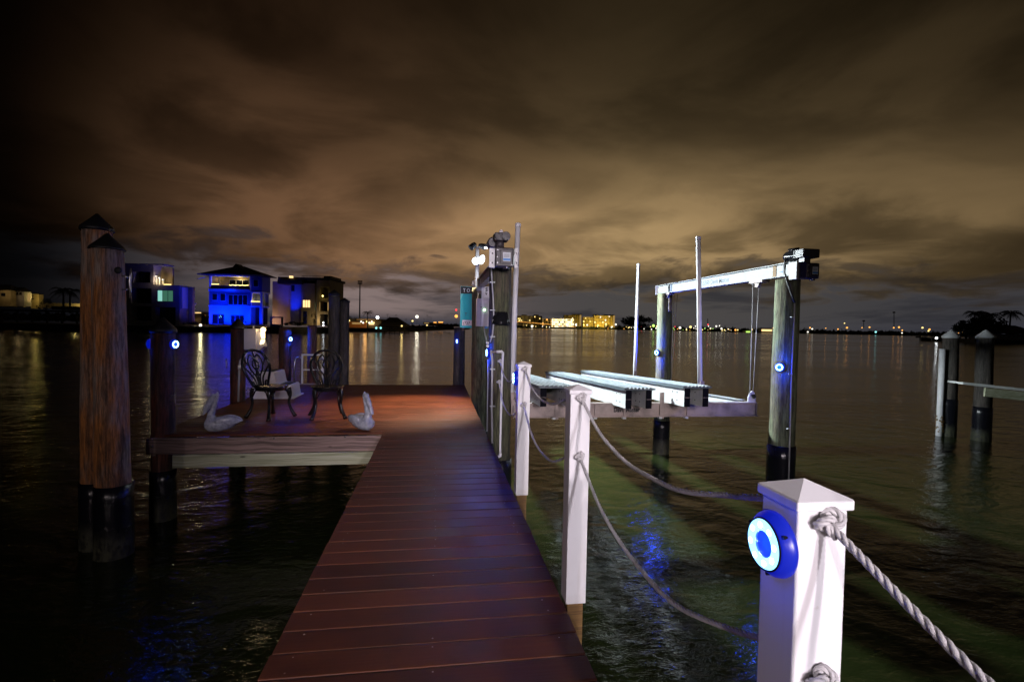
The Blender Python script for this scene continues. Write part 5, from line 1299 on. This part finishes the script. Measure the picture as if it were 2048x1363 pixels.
def palm(x, yb, D, h_px, r_px, label, group=None, seed=0, lean=0.0, n=15, leaf=True):
    rnd = random.Random(seed); s_ = D / FPX; b = wd(x, yb, D); H = h_px * s_; Rr = r_px * s_
    t = thing('palm_tree', b, label, 'palm tree', group)
    top = b + Vector((lean * H, 0, H))
    MB().tube([b - UP, b + Vector((lean * H * .3, 0, H * .5)), top], [Rr * .09, Rr * .06, Rr * .05], 8).build('trunk', M['bark'], t)
    mb = MB()
    for i in range(n):
        az_ = 2 * pi * i / n + rnd.uniform(-.2, .2); up = rnd.uniform(-.25, .95); dirh = Vector((cos(az_), sin(az_), 0)); L = Rr * rnd.uniform(.85, 1.15)
        pr_ = []
        for j in range(9):
            f_ = j / 8; pr_.append(top + dirh * (L * f_ * (1 - .18 * f_)) + UP * (L * (up * f_ - (.55 + .5 * up) * f_ * f_)))
        side = dirh.cross(UP)
        mb.tube(pr_, [Rr * .012] * 9, 4, True, False)
        if leaf:
            for j in range(1, 9):
                for h_ in (0, .5):
                    p = pr_[j] if h_ == 0 else (pr_[j] + pr_[j - 1]) / 2
                    ll = L * .30 * sin(pi * min(.95, .18 + .78 * (j - h_) / 8)); fw = (pr_[j] - pr_[j - 1]).normalized()
                    for s__ in (-1, 1):
                        tip = p + side * s__ * ll * .75 + fw * ll * .45 - UP * ll * rnd.uniform(.25, .6)
                        mb.add([p - fw * ll * .06, tip, p + fw * ll * .10], [(0, 1, 2)])
    mb.build('crown', M['tree_dark'], t)
    return t
GTL = 'palms and trees on the left shore'
palm(127, 618, 125, 38, 26, 'leafier palm silhouette at the far left against yellow light', GTL, 1)
palm(140, 618, 128, 36, 24, 'second palm silhouette right of the leafier far left palm', GTL, 2)
tree(92, 624, 122, 34, 30, 'round dark bush left of the far left palms', 500, GTL, 3)
tree(628, 656, 106, 22, 34, 'dark bush hiding the ground floor of the flat roofed house', 500, GTL, 4)
tree(590, 656, 105, 40, 14, 'low dark hedge under the blue side wall', 400, GTL, 5, trunk=False)
tree(484, 652, 102, 22, 12, 'small dark shrub before the blue house ground floor windows', 250, GTL, 6, trunk=False)
tree(384, 653, 108, 34, 12, 'low shrub beside the low yellow lit shed', 250, GTL, 7, trunk=False)
# --- middle spit: restaurant, boathouse, lamps, palm
f = Fac(697, 660, 139, 'waterfront_bar', 'low waterfront building glowing orange and white under a dark roof', 'building')
f.put('wall', 'orange_wall', 697, 655, 733, 643, 0, 5); f.put('wall', 'wall_tan', 733, 655, 762, 641, 0, 5)
f.put('roof', 'roof', 694, 643, 722, 637, -1, 6); f.put('roof', 'wall_tan', 716, 641, 760, 637.5, -1.4, 6)
for i, (x, mk) in enumerate(((726, 'lamp_white'), (730, 'lamp_white'), (737, 'lamp_yellow'), (742, 'lamp_white'), (747, 'lamp_white'), (751, 'lamp_yellow'))):
    MB().sphere((f.u(x), -1.8, f.h(x, 643 + 2.2 * (i % 2))), .24, 8).build('hanging_lamp', M[mk], f.t, local=True)
f.put('lit_window', 'warm_window', 738, 649, 748, 644, -.1, -.02); f.put('lit_window', 'warm_dim', 704, 648, 722, 644.5, -.1, -.02)
MB().sphere((f.u(702), -1.8, f.h(702, 641)), .3, 8).build('hanging_lamp', M['lamp_yellow'], f.t, local=True)
lamp('bar_lamp', 'POINT', wd(730, 645, 135), 90, (1, .5, .15), size=.5)
lamp('bar_lamp', 'POINT', wd(703, 642, 135), 50, (1, .6, .2), size=.5)
palm(735, 656, 133, 32, 13, 'palm silhouette over the low waterfront building', None, 11, n=13)
f = Fac(757, 664, 138, 'boathouse', 'dark hip roofed boathouse on posts over the water, right of the waterfront building', 'boathouse')
u0, u1, z0, zp = f.u(753), f.u(815), f.h(784, 653), f.h(784, 634)
MB().add([(u0, 0, z0), (u1, 0, z0), (u1, 7, z0), (u0, 7, z0), (u0 + 2.6, 3.5, zp), (u1 - 3.6, 3.5, zp)], [(0, 3, 2, 1), (0, 1, 5, 4), (1, 2, 5), (2, 3, 4, 5), (3, 0, 4)]).build('roof', M['roof'], f.t, local=True)
for i in range(6): f.put('post', 'bark', 758 + 10 * i, 665, 759.2 + 10 * i, 653, .5, .7)
f.put('deck', 'roof', 753, 661, 815, 659.5, 0, 7)
for x in (753, 762): MB().sphere((f.u(x), -.3, f.h(x, 655.5)), .28, 8).build('blue_lamp', M['lamp_cyan'], f.t, local=True)
lamppost(803.5, 651.5, 660, 137, 'lamp_yellow', 'yellow lamp at the right end of the dark boathouse', r=.25)
lamp('dock_lamp', 'POINT', wd(803.5, 651, 136), 30, (1, .72, .25), size=.3)
lamppost(834, 633, 660, 300, 'lamp_white', 'bright white tower floodlight right of the dark boathouse', r=1.0)
lamp('tower_floodlight', 'POINT', wd(834, 634, 296), 500, (1, .92, .7), size=1)
lamppost(755, 634.5, 655, 150, 'lamp_dot', 'cool white lamp between palm and boathouse', r=.45)
lamppost(825, 641.5, 655, 280, 'lamp_yellow', 'small dim lamp left of the white tower floodlight', r=.5)
lamppost(854, 650, 655, 200, 'lamp_yellow', 'tiny lamp low over the water right of the tower floodlight', r=.3)
lamppost(912.5, 632, 652, 700, 'lamp_orange', 'orange double lamp left of the turquoise sign', r=2.3)
lamppost(912.3, 619.5, 632, 705, 'lamp_red', 'red beacon above the orange lamp', r=1.5, name='beacon', cat='beacon')
f = Fac(851, 648, 420, 'lit_wall', 'orange lit strip of shore buildings left of the turquoise sign', 'building')
f.put('wall', 'wall_tan', 846, 648, 884, 644.5, 0, 8); f.put('lit_window', 'warm_dim', 848, 646.6, 858, 645, -.3, -.1); f.put('lit_window', 'lamp_orange', 867, 645.2, 873, 643.6, -.3, -.1); f.put('lit_window', 'lamp_orange', 877, 644.8, 886, 643, -.3, -.1)
# tall mast
b = wd(719, 652, 160); tp = wd(720, 566, 160)
t = thing('light_mast', b, 'tall floodlight mast rising over the left shore', 'mast')
MB().tube([b, tp], [.26, .16], 10).build('pole', M['wall_smooth'], t)
hd = MB()
for i in range(4): hd.box(tp.x - .7, tp.x + .7, tp.y - .3, tp.y + .3, tp.z + .2 + i * .35 - .6, tp.z + .4 + i * .35 - .6)
hd.build('lamp_rack', M['roof'], t)
# far palms and treelines
for i, (x, y, h, r) in enumerate(((775, 640, 12, 4), (779, 642, 9, 4), (792, 640, 11, 4.5), (812, 646, 9, 4), (823, 646, 8, 4), (854, 644, 14, 4), (858, 644, 11, 4), (862, 646, 12, 4), (848, 646, 9, 3.5))):
    palm(x, y + 6, 330, h + 6, r, 'tiny far palm, ' + ('leftmost over the boathouse roof', 'second over the boathouse roof', 'third over the boathouse roof', 'right end of the boathouse roof', 'just left of the tower floodlight', 'tallest of the cluster right of the tower floodlight', 'middle of the cluster right of the tower floodlight', 'right of the cluster past the tower floodlight', 'left of the cluster past the tower floodlight')[i], 'tiny palms beyond the spit', 40 + i, n=9, leaf=False)
tree(700, 652, 165, 30, 22, 'dark tree behind the low waterfront building', 400, None, 51)
def treeline(name, xs, D, hpx, label, ybase, seed):
    rnd = random.Random(seed); mb = MB(); s_ = D / FPX; x = xs[0]
    while x < xs[1]:
        r = rnd.uniform(2.2, 5.5); hh_ = hpx * rnd.uniform(.55, 1.15)
        c = wd(x, ybase + .02 * (x - 1024), D + rnd.uniform(-20, 20)); 
        leaf_cloud(mb, c + UP * hh_ * s_ * .4, (r * s_, r * s_, hh_ * s_ * .6), 46, s_ * 1.1, rnd, RV)
        mb.sphere(c + UP * hh_ * s_ * .28, 1, 7, (r * s_ * .95, r * s_ * .5, hh_ * s_ * .55))
        x += r * .8
    tag(mb.build(name, M['tree_dark']), label, kind='stuff')
treeline('far_treeline', (860, 1240), 1180, 5, 'dark far treeline left of centre', 653.5, 1)
treeline('far_treeline', (1238, 1960), 1160, 11, 'dark far treeline along the bay', 655.0, 2)
treeline('middle_treeline', (655, 905), 190, 6, 'dark low bushes on the middle spit', 658.5, 3)
treeline('left_treeline', (-80, 530), 128, 16, 'dark bushes behind the left shore', 657.0, 4)
tree(1270, 660.5, 600, 68, 32, 'big round dark tree on the far shore left of the lift piling', 1400, None, 61)
tree(1214, 659.5, 900, 22, 14, 'small dark tree before the right hand yellow condominium', 300, None, 62)
# condominiums
def condo(xa, xb, yt, yb, D, mt, label, rows, cols, pl_, lit, side=None, seed=0, tank=()):
    rnd = random.Random(seed); f = Fac(xa, yb, D, 'condominium', label, 'building', group=None)
    f.put('wall', mt, xa, yb, xb, yt, 0, 20)
    for x in tank: f.put('roof_room', 'roof', x - 5, yt, x + 5, yt - 2.2, 3, 12)
    cw, rh = (xb - xa) / cols, (yb - yt) / rows
    groups = {}
    for i in range(cols):
        for j in range(rows):
            k = rnd.random()
            mk = lit[0] if k < pl_ else (lit[1] if k < pl_ + .3 else 'dark_glass')
            f.b(groups.setdefault(mk, MB()), xa + cw * (i + .22), yt + rh * (j + .3), xa + cw * (i + .8), yt + rh * (j + .85), -.3, -.05)
    for mk, mb in groups.items(): tag(mb.build('windows', M[mk], f.t, local=True), kind='stuff')
    sl = MB()
    for j in range(rows): f.b(sl, xa, yt + rh * j, xb, yt + rh * j + .35, -1.4, -.31)
    tag(sl.build('balcony_slabs', M[mt], f.t, local=True), kind='stuff')
    if side: f.put('lit_stair_tower', side, xb - 3.2, yt - .5, xb, yb - 1, -1.6, -1.45)
    return f
M['condo_dim'] = emi('dim_condo_wall_light', (0.5, 0.33, 0.06), 0.25)
M['condo_y'] = mat('yellow_lit_stucco', (0.5, 0.40, 0.12), 0.8)
M['condo_w'] = mat('cream_stucco', (0.7, 0.66, 0.5), 0.8)
condo(1028, 1084, 631, 653, 1190, 'wall_tan', 'dim far condominium block behind the bridge, leftmost', 6, 17, .10, ('lamp_yellow', 'condo_dim'), None, 1, (1048, 1072))
condo(1084, 1104, 637, 651, 1150, 'wall_tan', 'small orange lit block left of the white hotel', 4, 6, .12, ('lamp_orange', 'warm_dim'), None, 2)
condo(1103, 1148, 637, 654, 1120, 'condo_w', 'bright white lit hotel on the far shore', 4, 13, .55, ('lamp_white', 'warm_window'), None, 3)
condo(1128, 1162, 630, 652, 1185, 'condo_y', 'yellow edged condominium behind the white hotel', 7, 9, .07, ('lamp_white', 'condo_dim'), 'warm_dim', 4, (1149, 1159))
condo(1166, 1188, 634, 654, 1170, 'condo_y', 'lower left wing of the right hand yellow condominium', 6, 7, .10, ('lamp_yellow', 'condo_dim'), None, 5)
condo(1188, 1229, 631, 654, 1165, 'condo_y', 'right hand yellow condominium of the far shore', 8, 13, .08, ('lamp_white', 'condo_dim'), 'warm_dim', 6, (1191, 1212, 1224))
for x, y, e in ((1116, 650, 60000), (1140, 651, 60000), (1176, 650, 40000), (1205, 650, 60000), (1222, 650, 35000), (1156, 648, 30000), (1094, 649, 26000), (1060, 650, 12000)):
    D_ = 1095 if x < 1160 else 1135
    lamp('condo_floodlight', 'SPOT', wd(x, y, D_), e * 0.9, (1, .68, .14) if x > 1145 or x < 1100 else (1, .92, .6), wd(x, y - 9, D_ + 40), 2, 140, .8)
# bridge
t = thing('road_bridge', wd(1080, 650, 1050), 'long low road bridge with orange dots in place of car light trails, left on the far shore', 'bridge')
pts = [wd(x, y, 1050) for x, y in ((1022, 644.0), (1045, 645.0), (1070, 647.2), (1095, 649.2), (1120, 651.8), (1150, 655))]
bd = MB(); 
for a, b in zip(pts, pts[1:]): bd.bar(a, b, 9, 1.3)
bd.build('deck', M['seawall'], t)
for i in range(11):
    f_ = i / 10 * 4.99; k = int(f_); p = pts[k].lerp(pts[k + 1], f_ - k); MB().tube([p, (p.x, p.y, -1)], .8, 8).build('pier_column', M['seawall'], t)
l0 = None  # glowing balls added in place of the light trails of cars
for i in range(46):
    f_ = i / 45 * 4.99; k = int(f_); p = pts[k].lerp(pts[k + 1], f_ - k) + UP * 1.5 - F0 * 4.6
    if l0 is None: l0 = MB().sphere(p, .75, 6).build('lamp', M['lamp_orange'], t); base = p
    else: c = bpy.data.objects.new('lamp', l0.data); col.objects.link(c); c.parent = t; c.location = p - base
# lamps along the far shore
far = [(1307, 651, 'lamp_green', 3.6), (1303, 658, 'lamp_white', 1.7), (1312, 656, 'lamp_white', 1.7), (1350, 653, 'lamp_red', 1.8), (1360, 655, 'lamp_white', 3.2), (1373, 659, 'lamp_yellow', 1.8), (1381, 653.5, 'lamp_yellow', 3.2),
       (1391, 652, 'lamp_white', 1.5), (1405, 659, 'lamp_yellow', 1.4), (1416, 648.5, 'lamp_red', 1.8), (1417, 652, 'lamp_white', 1.3), (1421, 656, 'lamp_white', 1.5), (1432.6, 652, 'lamp_white', 2.1), (1439, 651, 'lamp_white', 1.4),
       (1443, 657, 'lamp_white', 2.4), (1449, 659.5, 'lamp_yellow', 1.6), (1471, 659.5, 'lamp_orange', 2.3), (1475.5, 659.5, 'lamp_yellow', 1.6), (1504, 658.5, 'lamp_yellow', 1.9), (1546, 655.5, 'lamp_orange', 1.0), (1593, 663.5, 'lamp_white', 1.6), (1620, 655, 'lamp_orange', 1.8),
       (1624.5, 657.5, 'lamp_white', 1.9), (1615.5, 663.5, 'lamp_white', 1.9), (1651.5, 656, 'lamp_orange', 1.3), (1676, 658, 'lamp_orange', 1.7), (1689, 646, 'lamp_yellow', 1.4), (1694, 655, 'lamp_orange', 2.3), (1724, 655, 'lamp_orange', 1.3),
       (1739, 654, 'lamp_orange', 1.9), (1751.5, 663.5, 'lamp_cyan', 2.2), (1787.5, 655, 'lamp_orange', 1.8), (1798, 654, 'lamp_orange', 2.2), (1804.5, 660, 'lamp_orange', 1.6), (1804, 665.5, 'lamp_white', 1.5), (1845, 655, 'lamp_yellow', 2.2), (1859, 658.5, 'lamp_orange', 2.3), (1857, 661.5, 'lamp_yellow', 1.8),
       (1925.5, 664, 'lamp_orange', 1.7), (1932.5, 666, 'lamp_orange', 1.4), (1941, 666, 'lamp_orange', 1.1), (1902, 663.5, 'lamp_orange', 1.5), (1910, 665, 'lamp_orange', 1.2), (1917, 665.3, 'lamp_orange', 1.0),
       (1038, 641, 'lamp_yellow', 1.6), (1064, 652, 'lamp_white', 3.0), (1094, 639, 'lamp_orange', 2.3), (1093, 653.5, 'lamp_yellow', 1.4), (1053, 650.5, 'lamp_yellow', 1.2), (1071.5, 652.5, 'lamp_yellow', 1.1), (1085, 652.5, 'lamp_white', 1.1), (1099, 654, 'lamp_white', 1.2), (1045, 651, 'lamp_orange', 1.1),
       (1151.5, 649, 'lamp_white', 2.0), (1174.5, 649.5, 'lamp_white', 2.1), (1195, 653, 'lamp_white', 1.1), (1231.5, 648.5, 'lamp_white', 2.5), (1223, 654, 'lamp_white', 1.9), (1216, 656.5, 'lamp_orange', 1.1), (1258, 645, 'lamp_white', 1.5), (1283, 652.5, 'lamp_red', 1.5), (1288, 657, 'lamp_white', 1.2), (1301, 653, 'lamp_yellow', 1.5), (1314, 652, 'lamp_yellow', 2.4), (1257, 655, 'lamp_yellow', 1.5), (1268, 656, 'lamp_white', 1.1), (1248, 657, 'lamp_orange', 1.0),
       (1125, 652, 'lamp_white', 1.6), (1134, 651.5, 'lamp_white', 1.9), (1139, 653, 'lamp_yellow', 1.5), (1118, 650, 'lamp_white', 1.3), (1146, 648.5, 'lamp_white', 1.5), (1145, 636, 'lamp_white', 1.3), (1167.5, 642.5, 'lamp_yellow', 2.0), (1201, 634, 'lamp_white', 1.7), (1211, 640, 'lamp_white', 2.0)]
rnd = random.Random(9)
for _ in range(34):
    x = rnd.uniform(1345, 1470) if rnd.random() < .75 else rnd.uniform(1236, 1300)
    far.append((x, 656 + .02 * (x - 1300) + rnd.uniform(-2, 2.2), rnd.choice(['lamp_white', 'lamp_yellow', 'lamp_yellow', 'lamp_green', 'lamp_orange']), rnd.uniform(.6, 1.3)))
CN = {'lamp_white': 'white', 'lamp_orange': 'orange', 'lamp_yellow': 'yellow', 'lamp_green': 'green', 'lamp_cyan': 'cyan', 'lamp_red': 'red'}
REG = ((1030, 'under the bridge'), (1103, 'before the white hotel'), (1150, 'before the yellow condominiums'), (1236, 'at the big round tree'), (1302, 'beside the far lift piling'), (1345, 'left of the middle guide pole'), (1402, 'right of the middle guide pole'), (1470, 'behind the hanging cables'), (1580, 'right of the lift piling'), (1680, 'below the shorter radio mast'), (1770, 'below the taller radio mast'), (1880, 'behind the white capped pilings'))
ORD = ('leftmost', 'second', 'third', 'fourth', 'fifth', 'sixth', 'seventh', 'eighth', 'ninth', 'tenth', 'eleventh', 'twelfth', 'thirteenth', 'fourteenth')
far.sort(key=lambda q: q[0]); cnt = {}
for x, y, mk, r in far:
    a = wd(x, y, 1095)
    reg = [n for (x0_, n) in REG if x >= x0_][-1]; key = (reg, mk); k = cnt.get(key, 0); cnt[key] = k + 1
    lb = '%s %s light on far shore %s%s' % ('large' if r > 1.6 else 'small', CN[mk], reg, ', ' + (ORD[k] + ' from left' if k else 'leftmost'))
    t = thing('street_lamp', (a.x, a.y, 1.6), lb, 'street light', 'street lights on the far shore')
    MB().sphere(a, r * .85, 8).build('lamp_head', M[mk], t)
f = Fac(1522, 665, 1100, 'lit_building', 'brightly lit low white building on the far shore between cables and lift piling', 'building')
f.put('wall', 'condo_w', 1521, 664.5, 1545, 657.5, 0, 10); f.put('lit_window', 'warm_window', 1523, 662, 1543.5, 658.5, -.6, -.1); f.put('roof', 'roof', 1520, 657.5, 1546, 655.5, -1, 11)
f = Fac(1490, 665, 1100, 'lit_building', 'low yellow green lit building behind the hanging cables', 'building')
f.put('wall', 'condo_w', 1489, 665, 1507, 660.5, 0, 8); f.put('lit_window', 'lamp_green', 1492, 664, 1500, 662.3, -.6, -.1)
# far masts
for x, yt, yb, nm in ((1788, 623, 655, 'taller far radio mast near the right edge'), (1727.5, 640, 655, 'shorter far radio mast right of the lift'), (1415.5, 637, 650, 'thin far antenna behind the middle of the lift beam')):
    b, tp = wd(x, yb, 1150), wd(x, yt, 1150); t = thing('radio_mast', b, nm, 'mast'); MB().tube([b, tp], 0.7, 6).build('pole', M['roof'], t); MB().tube([tp - UP * 3, tp], 2.6 if x != 1415.5 else .8, 8).build('platform', M['roof'], t)
# right shore group
GR = 'palms and trees at the right shore'
palm(1948, 672, 178, 46, 21, 'left palm of three at the right edge', GR, 21, -.02, 26)
palm(1977, 674, 175, 46, 23, 'middle palm of three at the right edge', GR, 22, .01, 26)
palm(2018, 676, 176, 50, 25, 'right palm of three at the right edge, standing apart', GR, 23, .03, 24)
tree(1932, 680, 172, 52, 40, 'low round tree left of the right edge palms', 2200, GR, 24)
tree(1972, 680, 174, 74, 48, 'bushy tree mass below the right edge palms', 3200, GR, 25)
tree(1962, 664, 172, 44, 42, 'dense crown between the left and middle palm', 2200, GR, 26, trunk=False)
tree(2060, 684, 170, 80, 30, 'dark bushes at the right edge below the house roof', 700, GR, 27, trunk=False)
f = Fac(1985, 686, 168, 'house', 'dark low hip roofed house at the right edge', 'house')
f.put('wall', 'wall_pale', 1985, 686, 2075, 668, 0, 9)
u0, u1 = f.u(1976), f.u(2085); z0, zp = f.h(2030, 667), f.h(2030, 650)
MB().add([(u0, -1, z0), (u1, -1, z0), (u1, 10, z0), (u0, 10, z0), (u0 + 5, 4.5, zp), (u1 - 5, 4.5, zp)], [(0, 3, 2, 1), (0, 1, 5, 4), (1, 2, 5), (2, 3, 4, 5), (3, 0, 4)]).build('roof', M['roof'], f.t, local=True)
f = Fac(1840, 682, 172, 'small_jetty', 'small dark jetty with a pale blue lamp left of the white capped pilings', 'jetty')
f.put('deck', 'bark', 1840, 676, 1905, 673, 0, 2)
for x in (1840, 1862, 1884): f.put('post', 'bark', x, 682, x + 1.6, 671.5, 0, .3)
lamppost(1873, 676, 682, 170, 'lamp_dot', 'pale blue lamp on the small jetty at the right', r=.35)
